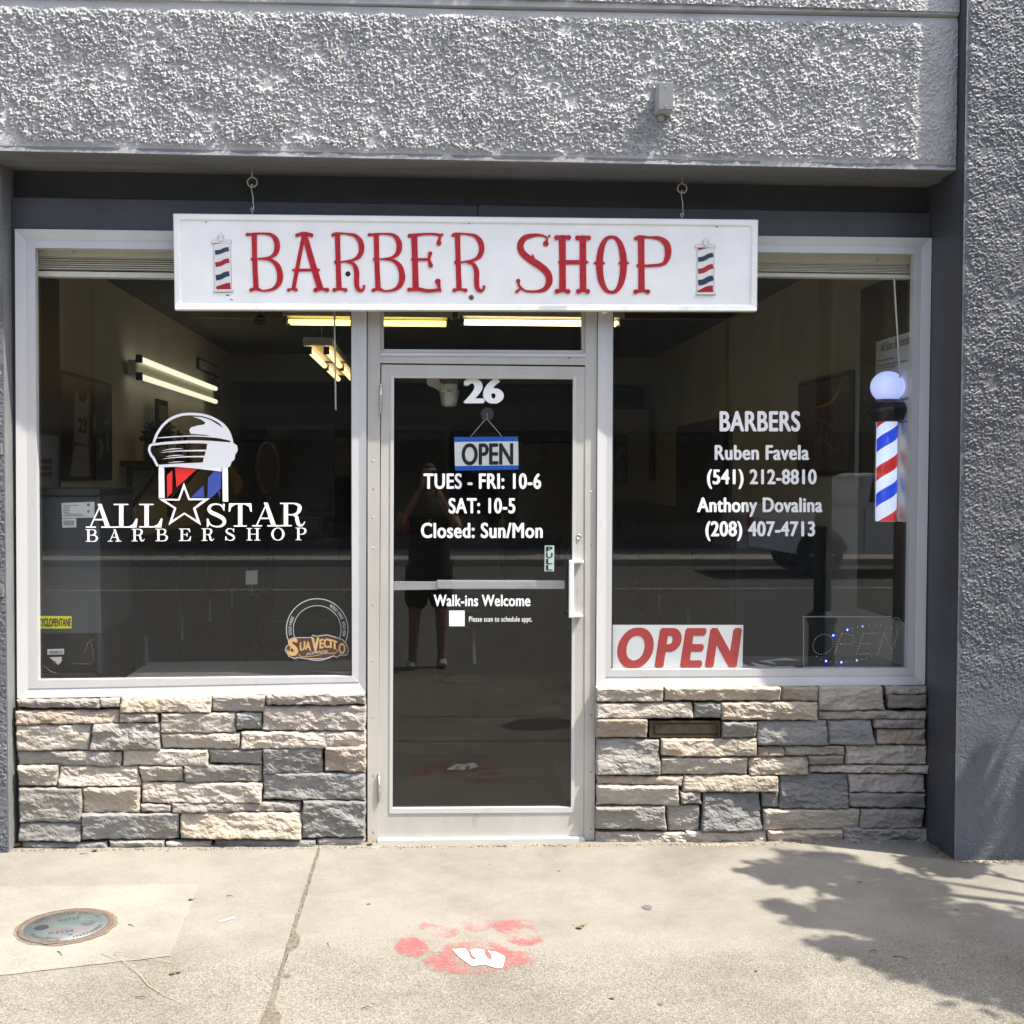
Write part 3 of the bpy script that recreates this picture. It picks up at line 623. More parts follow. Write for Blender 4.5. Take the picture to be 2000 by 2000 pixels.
# ================================================================== glyph tools
_cap = [None]
def font_mesh(s, spacing=1.0):
    c = bpy.data.curves.new('t', 'FONT'); c.body = s; c.space_character = spacing; c.resolution_u = 6
    o = bpy.data.objects.new('t', c); COL.objects.link(o); dg = bpy.context.evaluated_depsgraph_get(); dg.update()
    me = bpy.data.meshes.new_from_object(o.evaluated_get(dg)); V = [(v.co.x, v.co.y) for v in me.vertices]; Fc = [tuple(p.vertices) for p in me.polygons]
    bpy.data.objects.remove(o); bpy.data.curves.remove(c); bpy.data.meshes.remove(me); return V, Fc
def text_layers(s, bold=0.0, boldy=None, shear=0.0, spacing=1.0, squash=1.0):
    V, Fc = font_mesh(s, spacing)
    if _cap[0] is None: h, _ = font_mesh('H'); _cap[0] = max(y for _, y in h)
    by = bold * .45 if boldy is None else boldy
    sh = [(0, 0)] if not bold else [(-bold, 0), (bold, 0), (-bold * .5, by), (bold * .5, by), (-bold * .5, -by), (bold * .5, -by), (0, 0)]
    x0 = min(x for x, _ in V) - bold; x1 = max(x for x, _ in V) + bold; cap = _cap[0]
    out = []
    for k, (dx, dy) in enumerate(sh):
        out.append(([(((x + dx - x0) + shear * (y + dy)), (min(max(y + dy, -9), 99)) / cap) for x, y in V], Fc, k))
    w = (x1 - x0) + shear * cap
    return [([(x / w, y) for x, y in vv], ff, k) for vv, ff, k in out]
def put(name, layers, mapf, mat_, parent, step=0.00012):
    V, Fc = [], []
    for vv, ff, k in layers:
        n = len(V); V += [mapf(x, y, k * step) for x, y in vv]; Fc += [tuple(i + n for i in q) for q in ff]
    return M(name, V, Fc, mat_, parent, fix=False)
def text_px(name, s, x0, x1, ytop, ybase, Y, mat_, parent, bold=.035, shear=0, spacing=1.0, tilt=0.0):
    L = text_layers(s, bold, shear=shear, spacing=spacing)
    return put(name, L, lambda u, v, d: P(x0 + u * (x1 - x0), ybase + (ytop - ybase) * v + tilt * u, Y - d), mat_, parent)
def catmull(pts, n=6):
    pts = [np.array(p, float) for p in pts]
    if len(pts) < 3: return pts
    out = []
    for i in range(len(pts) - 1):
        p0 = pts[max(i - 1, 0)]; p1 = pts[i]; p2 = pts[i + 1]; p3 = pts[min(i + 2, len(pts) - 1)]
        for k in range(n):
            t = k / n; out.append(.5 * ((2 * p1) + (-p0 + p2) * t + (2 * p0 - 5 * p1 + 4 * p2 - p3) * t * t + (-p0 + 3 * p1 - 3 * p2 + p3) * t ** 3))
    out.append(pts[-1]); return out
SWID = [1.0]
def stroke(pts, w, smooth=True, caps=False):
    """strip shape: (verts, faces, outline)"""
    if not isinstance(w, (list, tuple)): w = [w] * len(pts)
    w = [a * SWID[0] for a in w]
    q = [(p[0], p[1], ww) for p, ww in zip(pts, w)]
    q = catmull(q) if smooth and len(q) > 2 else [np.array(a, float) for a in q]
    Lp, Rp = [], []
    for i, p in enumerate(q):
        a = q[max(i - 1, 0)]; b = q[min(i + 1, len(q) - 1)]; t = b[:2] - a[:2]; t = t / (np.linalg.norm(t) + 1e-9); nrm = np.array((-t[1], t[0]))
        Lp.append(p[:2] + nrm * p[2] / 2); Rp.append(p[:2] - nrm * p[2] / 2)
    n = len(q); V = [tuple(a) for a in Lp] + [tuple(a) for a in Rp]; Fc = [(i, i + 1, n + i + 1, n + i) for i in range(n - 1)]
    out = list(range(n)) + [n + i for i in range(n - 1, -1, -1)]
    return V, Fc, out
def blob(x, y, r, n=14, ry=None):
    ry = ry or r; return [(x + r * math.cos(2 * math.pi * k / n), y + ry * math.sin(2 * math.pi * k / n)) for k in range(n)], [tuple(range(n))], list(range(n))
def poly(pts):
    tri = tessellate_polygon([[Vector((p[0], p[1], 0)) for p in pts]]); return list(pts), [tuple(t) for t in tri], list(range(len(pts)))
def shapes(name, shp, mapf, mat_, parent, step=0.00015, depth=0.0):
    """flat shapes layered a hair apart; depth adds side walls running back"""
    V, Fc = [], []
    for k, (vv, ff, out) in enumerate(shp):
        n = len(V); V += [mapf(x, y, depth + k * step) for x, y in vv]; Fc += [tuple(i + n for i in q) for q in ff]
        if depth:
            m_ = len(V); V += [mapf(vv[i][0], vv[i][1], -0.0005) for i in out]
            for i in range(len(out)): j = (i + 1) % len(out); Fc.append((n + out[i], n + out[j], m_ + j, m_ + i))
    return M(name, V, Fc, mat_, parent, fix=False)

# ================================================================== hanging sign
YS = -0.125
SG = thing('barber_shop_sign', 'long white wooden sign with red barber shop lettering hanging over the door', 'sign', P(910, 510, YS))
so_ = [(338, 417), (1481, 429), (1478.5, 608), (341, 605.5)]
sb = quad('board', [(338.5, 417.5), (1480.5, 429.5), (1478, 607.5), (341.5, 605)], YS, YS + .04, m_sign, SG)
# raised rim with rounded inner corners and a sloping inner edge
def rring(c, ins, r, n=6):
    c = [np.array(a, float) for a in c]; out = []
    ctr = sum(c) / 4
    sgn = [(1, 1), (-1, 1), (-1, -1), (1, -1)]
    for k in range(4):
        q = c[k] + np.array((sgn[k][0] * ins[0], sgn[k][1] * ins[1])); cc = q + np.array((sgn[k][0] * r, sgn[k][1] * r))
        a0 = {0: math.pi, 1: 1.5 * math.pi, 2: 0, 3: .5 * math.pi}[k]
        for i in range(n + 1):
            a = a0 + .5 * math.pi * i / n; out.append((cc[0] + r * math.cos(a), cc[1] + r * math.sin(a)))
    return out
rings = [(rring(so_, (0, 0), 2.5), YS + .002), (rring(so_, (1.5, 1.5), 2.5), YS - .008), (rring(so_, (10, 9.5), 6), YS - .009), (rring(so_, (11.5, 11), 6), YS - .0075), (rring(so_, (13, 13), 7), YS - .0004)]
V, Fc = [], []
for r_, y in rings: V += [P(a, b, y) for a, b in r_]
n = len(rings[0][0])
for k in range(len(rings) - 1):
    for i in range(n): j = (i + 1) % n; Fc.append((k * n + i, k * n + j, (k + 1) * n + j, (k + 1) * n + i))
M('rim', V, Fc, m_sign, SG, fix=True)
def mp1(x, y, d): return P(320 + x / 3.22, 300 + y / 3.22, YS - d)
def mp2(x, y, d): return P(900 + x / 3.22, 300 + y / 3.22, YS - d)
SWID[0] = 1.16
def serif(x0, x1, y, r=11, w=17, up=1):
    return [stroke([(x0, y), ((x0 + x1) / 2, y - 6 * up), (x1, y)], [w, w * .9, w]), blob(x0, y, r * 1.18), blob(x1, y, r * 1.18)]
def spike(x, y, h=20, w=24): return poly([(x - w, y), (x, y - h), (x, y + h)])
def letR(dx, dy=0, leg=True):
    a = [stroke([(1092 + dx, 512 + dy), (1096 + dx, 680 + dy), (1102 + dx, 850 + dy)], [34, 32, 34]), stroke([(1062 + dx, 508 + dy), (1085 + dx, 503 + dy), (1130 + dx, 502 + dy), (1168 + dx, 505 + dy)], [16, 18, 12, 12]), blob(1064 + dx, 512 + dy, 11),
         stroke([(1150 + dx, 505 + dy), (1200 + dx, 514 + dy), (1234 + dx, 550 + dy), (1244 + dx, 598 + dy), (1230 + dx, 642 + dy), (1190 + dx, 668 + dy), (1110 + dx, 682 + dy)], [12, 22, 34, 34, 30, 16, 10]),
         spike(1082 + dx, 682 + dy, 18, 14)] + serif(1072 + dx, 1142 + dx, 857 + dy)
    a += [stroke([(1150 + dx, 680 + dy), (1192 + dx, 694 + dy), (1212 + dx, 740 + dy), (1212 + dx, 800 + dy), (1218 + dx, 845 + dy), (1240 + dx, 862 + dy), (1258 + dx, 848 + dy), (1260 + dx, 832 + dy)], [10, 22, 32, 32, 28, 20, 13, 12]), blob(1259 + dx, 834 + dy, 9)]
    return a
def letB(dx, dy=0):
    return [stroke([(568 + dx, 510 + dy), (572 + dx, 680 + dy), (580 + dx, 850 + dy)], [34, 32, 34]), stroke([(522 + dx, 506 + dy), (545 + dx, 508 + dy), (575 + dx, 503 + dy), (640 + dx, 501 + dy)], [16, 18, 14, 10]), blob(524 + dx, 508 + dy, 11),
            stroke([(610 + dx, 502 + dy), (670 + dx, 508 + dy), (704 + dx, 540 + dy), (713 + dx, 585 + dy), (700 + dx, 628 + dy), (662 + dx, 652 + dy), (590 + dx, 662 + dy)], [10, 20, 33, 36, 30, 14, 10]),
            stroke([(595 + dx, 660 + dy), (668 + dx, 668 + dy), (714 + dx, 705 + dy), (731 + dx, 765 + dy), (722 + dx, 815 + dy), (688 + dx, 850 + dy), (630 + dx, 862 + dy), (575 + dx, 852 + dy)], [10, 18, 32, 38, 34, 20, 12, 12]),
            spike(560 + dx, 663 + dy, 18, 16), stroke([(548 + dx, 857 + dy), (578 + dx, 848 + dy), (610 + dx, 858 + dy)], [16, 20, 14]), blob(549 + dx, 857 + dy, 12)]
A_ = [stroke([(878, 520), (845, 690), (815, 852)], [20, 22, 22]), stroke([(884, 510), (935, 690), (985, 852)], [30, 33, 34]), stroke([(812, 732), (975, 732)], 15), blob(815, 732, 9), blob(972, 732, 10), stroke([(838, 512), (882, 502), (930, 512)], [16, 20, 16]), blob(838, 513, 12), blob(928, 513, 13)] + serif(784, 832, 857, 9, 12) + serif(955, 1027, 857, 12, 16)
E_ = [stroke([(1574, 515), (1580, 680), (1584, 850)], [34, 32, 34]), blob(1545, 517, 13), stroke([(1545, 514), (1580, 512), (1640, 506), (1700, 506), (1742, 514)], [16, 18, 13, 14, 16]), blob(1750, 510, 9), stroke([(1742, 512), (1732, 540), (1730, 562)], [12, 16, 24]), blob(1730, 563, 16),
      stroke([(1570, 665), (1665, 665)], 14), spike(1566, 665, 16, 14), stroke([(1674, 630), (1668, 665), (1678, 700)], [22, 14, 24]), blob(1675, 628, 14), blob(1678, 702, 15), blob(1543, 855, 13), stroke([(1545, 855), (1600, 852), (1660, 862), (1735, 856)], [16, 20, 18, 16]), stroke([(1735, 856), (1730, 830), (1724, 806)], [14, 18, 28]), blob(1723, 804, 18), blob(1738, 860, 9)]
S_ = [stroke([(545, 530), (520, 517), (470, 512), (405, 528), (376, 570), (384, 618), (430, 662), (498, 706), (545, 752), (556, 805), (530, 850), (478, 866), (405, 862), (362, 825)], [10, 12, 18, 30, 36, 36, 37, 38, 38, 36, 26, 14, 12, 12]), blob(535, 566, 18), stroke([(545, 528), (540, 548), (536, 566)], [8, 14, 24]), blob(557, 518, 8), blob(361, 801, 14), stroke([(361, 801), (366, 825), (378, 850)], [18, 12, 12]), stroke([(380, 846), (352, 868)], [12, 14]), blob(351, 868, 9), poly([(440, 655), (453, 628), (470, 668)]), poly([(448, 680), (460, 710), (480, 690)])]
H_ = [stroke([(638, 525), (640, 695), (640, 868)], [38, 36, 38]), stroke([(768, 527), (768, 695), (770, 868)], [36, 35, 36]), stroke([(640, 683), (768, 683)], 24), spike(624, 683, 18, 14), poly([(784, 665), (806, 683), (784, 701)])] + serif(603, 678, 528, 14, 20, 1) + serif(735, 803, 530, 14, 20, 1) + serif(605, 675, 866, 13, 18, 1) + serif(740, 798, 866, 13, 18, 1)
th = [2 * math.pi * k / 40 for k in range(41)]
Ov = [(948 + 98 * math.copysign(abs(math.cos(a)) ** .85, math.cos(a)), 698 + 184 * math.sin(a)) for a in th]; Iv = [(948 + 54 * math.copysign(abs(math.cos(a)) ** .85, math.cos(a)), 698 + 164 * math.sin(a)) for a in th]
O_ = [(Ov + Iv, [(i, i + 1, 41 + i + 1, 41 + i) for i in range(40)], list(range(41))), poly([(833, 688), (856, 672), (856, 704)]), poly([(888, 672), (910, 688), (888, 704)]), poly([(988, 688), (1008, 672), (1008, 704)]), poly([(1036, 672), (1062, 688), (1036, 704)])]
P_ = [stroke([(1134, 528), (1136, 700), (1137, 868)], [36, 34, 36]), blob(1101, 534, 13), stroke([(1101, 530), (1130, 524), (1180, 526), (1230, 528)], [18, 20, 12, 14]), stroke([(1190, 527), (1250, 534), (1292, 565), (1304, 612), (1296, 662), (1262, 697), (1150, 706)], [12, 24, 34, 36, 30, 18, 14]), spike(1118, 704, 17, 16)] + serif(1100, 1176, 868, 13, 18, 1)
m_red.node_tree.nodes['Principled BSDF'].inputs['Coat Weight'].default_value = .3
SWID[0] = 1.0
for shp, mp in ((letB(0), mp1), (A_, mp1), (letR(0), mp1), (letB(768, 2), mp1), (E_, mp1), (letR(755, 2), mp1), (S_, mp2), (H_, mp2), (O_, mp2), (P_, mp2)):
    shapes('letter', shp, mp, m_red, SG, step=.00018, depth=.004)
m_emb = mat('emblem_white', (.74, .74, .73), .4, var=.04, vscale=40); m_egr = mat('emblem_grime_shade', (.42, .42, .43), .6)
def signpole(mp, cx, yb, yc, xl, xr, stripes, lx=0):
    w = xr - xl
    pb = shapes('pole_emblem', [poly([(xl - 4, yc - 8), (xr + 4, yc - 8), (xr + 4 + lx, yb + 6), (xl - 4 + lx, yb + 6)]), poly([(xl - 17, yc - 16), (xr + 10, yc - 16), (xr + 10, yc + 2), (xl - 17, yc + 2)]), poly([(xl - 10 + lx, yb - 2), (xr + 16 + lx, yb - 2), (xr + 16 + lx, yb + 12), (xl - 10 + lx, yb + 12)]), blob(cx, yc - 46, 17), stroke([(cx, yc - 34), (cx, yc - 12)], [16, 34])], mp, m_emb, SG, step=.0016, depth=.005)
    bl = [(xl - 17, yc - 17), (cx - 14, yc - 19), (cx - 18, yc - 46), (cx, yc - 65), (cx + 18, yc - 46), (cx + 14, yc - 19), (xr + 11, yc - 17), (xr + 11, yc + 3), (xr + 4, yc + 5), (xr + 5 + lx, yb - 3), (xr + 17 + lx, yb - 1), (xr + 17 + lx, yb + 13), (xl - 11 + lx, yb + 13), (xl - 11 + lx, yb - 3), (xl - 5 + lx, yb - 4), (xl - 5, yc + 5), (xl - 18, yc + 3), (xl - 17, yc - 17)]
    shapes('emblem_grime_shade', [stroke([(x + 1, y + 2) for x, y in bl], 5, smooth=False)], lambda x, y, d: mp(x, y, d + .0006), m_egr, pb)  # grey line painting grime and relief shadow round the raised emblem
    for mm, a in stripes:
        shapes('stripe', [stroke(a, [x[2] for x in a])], lambda x, y, d: mp(x, y, d + .0064), mm, pb)
def st(xl, xr, y0, dy, w): return [(xl, y0, w), (xl + (xr - xl) * .35, y0 - dy * .18, w * .95), (xl + (xr - xl) * .7, y0 - dy * .78, w * .95), (xr, y0 - dy, w * .9)]
signpole(mp1, 358, 856, 560, 318, 414, [(m_dred, [(318, 562, 14), (350, 560, 8), (398, 557, 3)]), (m_navy, st(322, 409, 622, 22, 28)), (m_dred, st(324, 411, 698, 26, 30)), (m_navy, st(327, 412, 780, 26, 34)), (m_dred, [(330, 846, 20), (360, 840, 28), (390, 834, 36), (419, 832, 42)])], 6)
signpole(mp2, 1540, 874, 588, 1492, 1588, [(m_dred, [(1493, 597, 26), (1525, 590, 18), (1585, 583, 8)]), (m_navy, st(1493, 1588, 666, 30, 30)), (m_dred, st(1493, 1588, 740, 32, 32)), (m_navy, st(1493, 1588, 812, 30, 36)), (m_dred, [(1488, 870, 10), (1520, 860, 24), (1550, 852, 36), (1586, 850, 44)])], -2)
for x, y, r, m_ in ((402.5, 434, 1.6, m_hole), (916.5, 436, 1.6, m_hole), (1400, 443, 1.6, m_hole), (679.5, 535, 5.2, m_hole), (443, 577, 0, m_hole)):
    if r: shapes('screw_hole', [blob(x, y, r)], lambda a, b, d: P(a, b, YS - .0008 - d), m_, SG)
sc_ = shapes('rusty_screw', [blob(920.5, 581, 5.5)], lambda a, b, d: P(a, b, YS - .001 - d), m_rust, SG)
shapes('screw_slot', [blob(920.5, 581, 2)], lambda a, b, d: P(a, b, YS - .0014 - d), m_hole, sc_)
shapes('paint_chip', [stroke([(441, 576.5), (448, 577)], 1.8), stroke([(449.5, 585), (454.5, 585.5)], 1.6), stroke([(443, 567), (447, 567.5)], 1)], lambda a, b, d: P(a, b, YS - .0008 - d), m_navy, SG)
# hooks
def ring_pts(c, r, n=16, a0=0, a1=2 * math.pi, rz=None):
    return [(c[0] + r * math.sin(a0 + (a1 - a0) * k / n), c[1], c[2] + (rz or r) * math.cos(a0 + (a1 - a0) * k / n)) for k in range(n + 1)]
m_hook = mat('painted_hook', (0.42, 0.39, 0.32), .5, metal=.3, var=.2, vscale=80)
def hook(px, ytop, ysig, label):
    x, _, z1 = P(px, ysig, YS + .02); yy = YS + .02
    zt = ZF + .004
    t = thing('sign_hook', label, 'hook', (x, yy, zt), 'hooks the sign hangs from')
    sc = 435 * 5.3 / 5.195 / 1.0
    k = 1 / 443.0
    ez = P(px, ytop + 31, yy)[2]
    r = 9.2 * k
    tube('eye_bolt', [(x, yy, zt + .02), (x, yy, ez + r * 1.9), (x - .001, yy, ez + r * 1.35)] + ring_pts((x, yy, ez), r, 20, -.25, 2 * math.pi - .35), .0030, m_hook, t, 8)
    s0 = ez - r + .003; s1 = z1 + .012 + .012
    m = (s0 + s1) / 2; h = s0 - s1
    pts = [(x + .004, yy, s0 + .004), (x - .001, yy - .004, s0 + .008), (x - .005, yy, s0 + .001), (x - .001, yy, s0 - h * .3), (x + .003, yy, m), (x + .003, yy, s1 + h * .25), (x + .006, yy, s1 + .002), (x + .001, yy - .003, s1 - .005), (x - .005, yy, s1 + .003)]
    tube('s_hook', [tuple(p) for p in catmull(pts, 4)], .0020, m_steel, t, 8)
    e2 = s1 - .007
    tube('screw_eye', ring_pts((x, yy, e2), .0068, 16, math.pi - .15, 3 * math.pi - .4) [::-1] + [(x, yy, e2 - .010), (x, yy, z1 - .02)], .0017, m_steel, t, 8)
hook(493, 325, 417, 'bolt eye and wire hook holding the left end of the sign')
hook(1332, 337, 428, 'bolt eye and wire hook holding the right end of the sign')
# junction box on the fascia
JB = thing('junction_box', 'small grey metal electrical box on the stucco above the sign', 'electrical box', P(1303, 190, YF - .03))
a, b = P(1285, 160, YF - .078), P(1315, 216, YF - .078)
bb = box('box_body', a[0], b[0], YF - .076, YF + .01, b[2], a[2], m_stucco, JB, bevel=.003)
box('cover_plate', a[0] + .003, b[0] - .001, YF - .080, YF - .0765, b[2] + .004, a[2] - .003, m_colside, JB, bevel=.001)
for zz in (a[2] - .018, b[2] + .018): M('cover_screw', *lathev([(.003, -.0015), (.003, .001)], ((a[0] + b[0]) / 2, YF - .0805, zz), 10, 'y'), m_steel, JB)
tube('conduit_stub', [((a[0] + b[0]) / 2 - .004, YF - .02, b[2] + .002), ((a[0] + b[0]) / 2 - .006, YF - .01, b[2] - .024)], .012, m_stucco, JB)
# doorbell-like white cap just under the sign
cp = thing('door_bell_button', 'cream round button fixed to the frame under the lower edge of the sign', 'button', P(1180, 608, -.03))
lathe('cap', [(.0, -.012), (.014, -.011), (.020, -.006), (.021, 0)], P(1180, 604, -.024), m_blind, cp, 24, 'y')

# ================================================================== lettering on the glass
YG, YD = 0.0225, 0.0185           # just in front of the window and door glass
def mpg(x, y, d): return P(280 + x / 5.3667, 790 + y / 5.3667, YG - d)
LG = thing('barbershop_logo', 'white red and blue window decal of a barber pole over all star barbershop lettering', 'window decal', P(385, 950, YG))
dome = [stroke([(108, 402), (142, 312), (205, 218), (292, 148), (398, 108), (520, 100), (640, 114), (748, 154), (838, 214), (898, 295), (932, 402)], 27),
 poly([(520, 128), (612, 134), (700, 160), (790, 215), (836, 250), (806, 210), (770, 176), (850, 222), (905, 300), (932, 402), (908, 376), (780, 346), (640, 318), (495, 306), (482, 268), (498, 240), (560, 222), (640, 208), (650, 188), (600, 155)]),
 stroke([(130, 352), (240, 344), (400, 334), (560, 330), (770, 345), (915, 378)], [4, 12, 10, 12, 12, 6]), stroke([(215, 350), (330, 334), (450, 336)], [2, 7, 3]),
 stroke([(100, 422), (200, 408), (350, 397), (520, 391), (700, 396), (940, 412)], [20, 26, 28, 30, 30, 26]),
 poly([(668, 412), (940, 400), (984, 432), (990, 482), (962, 530), (955, 578), (925, 602), (912, 642), (885, 662), (822, 657), (818, 702), (700, 688), (540, 670), (340, 652), (165, 660), (160, 632), (350, 620), (624, 608), (632, 566), (640, 545), (652, 500), (662, 470)]),
 stroke([(108, 412), (72, 434), (62, 480), (84, 535), (106, 560), (128, 604), (152, 648)], [20, 26, 26, 24, 26, 26, 24]),
 stroke([(180, 504), (300, 492), (420, 486), (660, 482)], [2, 9, 13, 18]), stroke([(200, 572), (300, 558), (450, 548), (645, 546)], [2, 8, 13, 16]), stroke([(196, 484), (300, 466), (410, 463)], [2, 10, 4]), stroke([(232, 548), (330, 534), (425, 532)], [2, 9, 3]), stroke([(258, 612), (340, 602), (425, 599)], [2, 9, 3]),
 poly([(160, 655), (218, 655), (222, 980), (162, 980)]), poly([(828, 655), (886, 655), (889, 1018), (832, 1018)])]
shapes('pole_outline', dome, mpg, m_white, LG)
shapes('red_stripe', [poly([(247, 740), (305, 690), (302, 920), (250, 975)]), poly([(330, 652), (440, 662), (560, 680), (348, 868)])], mpg, m_vred, LG)
shapes('blue_stripe', [poly([(678, 770), (740, 700), (818, 705), (812, 880), (720, 972), (672, 985)]), poly([(500, 975), (630, 845), (638, 975)]), poly([(786, 915), (803, 905), (800, 990)])], mpg, m_vblue, LG)
so2 = [(425, 820), (487, 985), (697, 985), (548, 1092), (605, 1266), (430, 1152), (263, 1266), (322, 1090), (158, 988), (365, 990)]
ctr = (428, 1066); si2 = [(ctr[0] + (x - ctr[0]) * .75, ctr[1] + (y - ctr[1]) * .75 - 3) for x, y in so2]
for i in (1, 3, 5, 7, 9): si2[i] = (ctr[0] + (so2[i][0] - ctr[0]) * .77, ctr[1] + (so2[i][1] - ctr[1]) * .77)
shapes('star', [(so2 + si2, [(i, (i + 1) % 10, 10 + (i + 1) % 10, 10 + i) for i in range(10)], list(range(10)))], mpg, m_white, LG)
# serif alphabet in a unit box (x 0..1 scaled to the width, y 0 top .. 1 base)
def sg(ch, w):                    # w = width / height
    T, t = .185 / w, .055
    sf = lambda x0, x1, y: poly([(x0, y), (x1, y), (x1, y + t), (x0, y + t)])
    def st_(x, y0=0, y1=1, th=T): return poly([(x - th / 2, y0), (x + th / 2, y0), (x + th / 2, y1), (x - th / 2, y1)])
    def vs(pts, ws):              # stroke in square space
        v, f, o_ = stroke([(x * w, y) for x, y in pts], ws); return [(a / w, b) for a, b in v], f, o_
    if ch == 'A': return [vs([(.50, .02), (.78, .97)], [.15, .19]), vs([(.52, .05), (.16, .97)], [.05, .06]), vs([(.26, .66), (.68, .66)], [.06, .06]), sf(.0, .36, .945), sf(.55, 1.0, .945), poly([(.42, .0), (.56, .0), (.58, .08), (.44, .10)])]
    if ch == 'L': return [st_(.33), sf(.02, .62, 0), sf(.02, .95, .945), poly([(.95, 1), (1.0, .62), (.93, .62), (.80, .86), (.62, .95), (.62, 1)])]
    if ch == 'T': return [st_(.5), sf(.22, .78, .945), sf(.02, .98, 0), poly([(.02, 0), (.0, .36), (.06, .36), (.12, .16), (.30, .05)]), poly([(.98, 0), (1.0, .36), (.94, .36), (.88, .16), (.70, .05)])]
    if ch == 'S': return [vs([(.86, .30), (.74, .10), (.50, .035), (.24, .08), (.13, .24), (.25, .38), (.55, .50), (.82, .64), (.88, .80), (.74, .94), (.48, .975), (.22, .90), (.08, .70)], [.04, .06, .06, .10, .14, .16, .17, .16, .14, .10, .06, .06, .04]), poly([(.80, .02), (.90, .02), (.88, .34), (.80, .20)]), poly([(.02, .64), (.10, .64), (.16, .86), (.08, 1.0), (.02, 1.0)])]
    if ch == 'R': return [st_(.23), sf(0, .4, 0), sf(0, .46, .945), vs([(.25, .028), (.56, .03), (.74, .12), (.77, .25), (.70, .42), (.52, .50), (.28, .505)], [.055, .06, .14, .17, .13, .06, .055]), vs([(.48, .50), (.64, .58), (.68, .76), (.74, .93), (.88, .95), (.98, .80)], [.05, .13, .16, .14, .07, .03])]
    if ch == 'B': return [st_(.24), sf(0, .4, 0), sf(0, .5, .945), vs([(.25, .028), (.58, .03), (.74, .10), (.78, .24), (.70, .40), (.50, .475), (.28, .478)], [.055, .06, .13, .17, .13, .06, .055]), vs([(.5, .478), (.74, .50), (.88, .62), (.90, .74), (.80, .92), (.60, .972), (.25, .972)], [.05, .07, .15, .18, .12, .06, .055])]
    if ch == 'E': return [st_(.25), sf(0, .9, 0), sf(0, .95, .945), sf(.3, .7, .46), poly([(.9, 0), (.93, .30), (.88, .30), (.78, .12), (.62, .05)]), poly([(.95, 1), (1.0, .62), (.94, .62), (.82, .86), (.64, .95)]), poly([(.66, .32), (.71, .32), (.71, .66), (.66, .66), (.60, .5)])]
    if ch == 'H': return [st_(.21), st_(.79), sf(0, .42, 0), sf(.58, 1, 0), sf(0, .42, .945), sf(.58, 1, .945), sf(.25, .75, .46)]
    if ch == 'O':
        a = [2 * math.pi * k / 32 for k in range(33)]; ov = [(.5 + .5 * math.cos(q), .5 + .52 * math.sin(q)) for q in a]; iv = [(.5 + (.5 - .19 / w) * math.cos(q), .5 + .46 * math.sin(q)) for q in a]
        return [(ov + iv, [(i, i + 1, 34 + i, 33 + i) for i in range(32)], [])]
    if ch == 'P': return [st_(.27), sf(.03, .45, 0), sf(.03, .52, .945), vs([(.28, .028), (.60, .03), (.82, .12), (.86, .27), (.78, .44), (.56, .53), (.30, .535)], [.055, .06, .14, .18, .14, .06, .055])]
def serif_text(lst, Y, mat_, parent, nm='serif_letter'):
    for ch, x0, x1, y0, y1 in lst:
        w = (x1 - x0) / (y1 - y0)
        shapes(nm, sg(ch, w), lambda u, v, d: P(x0 + u * (x1 - x0), y0 + v * (y1 - y0), Y - d), mat_, parent)
serif_text([('A', 167.7, 222.3, 984, 1030.8), ('L', 221, 269, 984, 1030.6), ('L', 271, 317.5, 984, 1030.3), ('S', 403, 443, 983, 1029.8), ('T', 446.4, 491.9, 983, 1028.6), ('A', 492.4, 546.5, 981.5, 1028.3), ('R', 547, 596.6, 982, 1028)], YG, m_white, LG)
ys_ = lambda x: 1058 - (x - 167) * .0075
serif_text([(c, a, b, ys_(a) - 24.3, ys_(a)) for c, a, b in (('B', 166.8, 191.7), ('A', 210.4, 237.2), ('R', 257, 282.8), ('B', 303.5, 328.3), ('E', 349.3, 373.2), ('R', 393.7, 418.3), ('S', 439.7, 459.4), ('H', 481.2, 508.3), ('O', 529.7, 555.8), ('P', 576.6, 599.6))], YG, m_white, LG)

HL = thing('hours_lettering', 'white vinyl lettering with opening hours on the upper door glass', 'lettering', P(942, 990, YD))
for s_, a in (("TUES - FRI: 10-6", (827, 1057, 925.5, 954)), ("SAT: 10-5", (876, 1006.5, 973.6, 1002)), ("Closed: Sun/Mon", (822, 1060, 1022, 1050))):
    text_px('text_line', s_, *a, YD, m_white, HL, bold=.036, spacing=1.07)
NL = thing('house_number', 'large white number 26 at the top of the door glass', 'lettering', P(944, 765, YD))
text_px('digits', "26", 905, 984, 741, 786, YD, m_white, NL, bold=.058)
WL = thing('welcome_lettering', 'white walk-ins welcome lettering with blank white square below the push bar', 'lettering', P(940, 1190, YD))
text_px('text_line', "Walk-ins Welcome", 847, 1036, 1162, 1183.5, YD, m_white, WL, bold=.036, spacing=1.05)
text_px('text_line', "Please scan to schedule appt.", 916, 1039, 1204, 1214, YD, m_white, WL, bold=.014, spacing=1.1)
quad('white_square', [(877.3, 1192.5), (907.5, 1192.5), (907.5, 1223), (877.3, 1223)], YD, YD + .0006, m_white, WL)
NM = thing('barbers_lettering', 'white lettering with barbers names and phone numbers on the right window', 'lettering', P(1484, 930, YG))
for s_, a in (("BARBERS", (1405.4, 1563, 804, 841.5)), ("Ruben Favela", (1395.6, 1580.5, 870, 897.5)), ("(541) 212-8810", (1380.6, 1595, 917.6, 945)), ("Anthony Dovalina", (1361.4, 1606.5, 972.5, 999.6)), ("(208) 407-4713", (1377.5, 1592, 1019, 1046.7))):
    text_px('text_line', s_, *a, YG, m_white, NM, bold=.040, spacing=1.06)
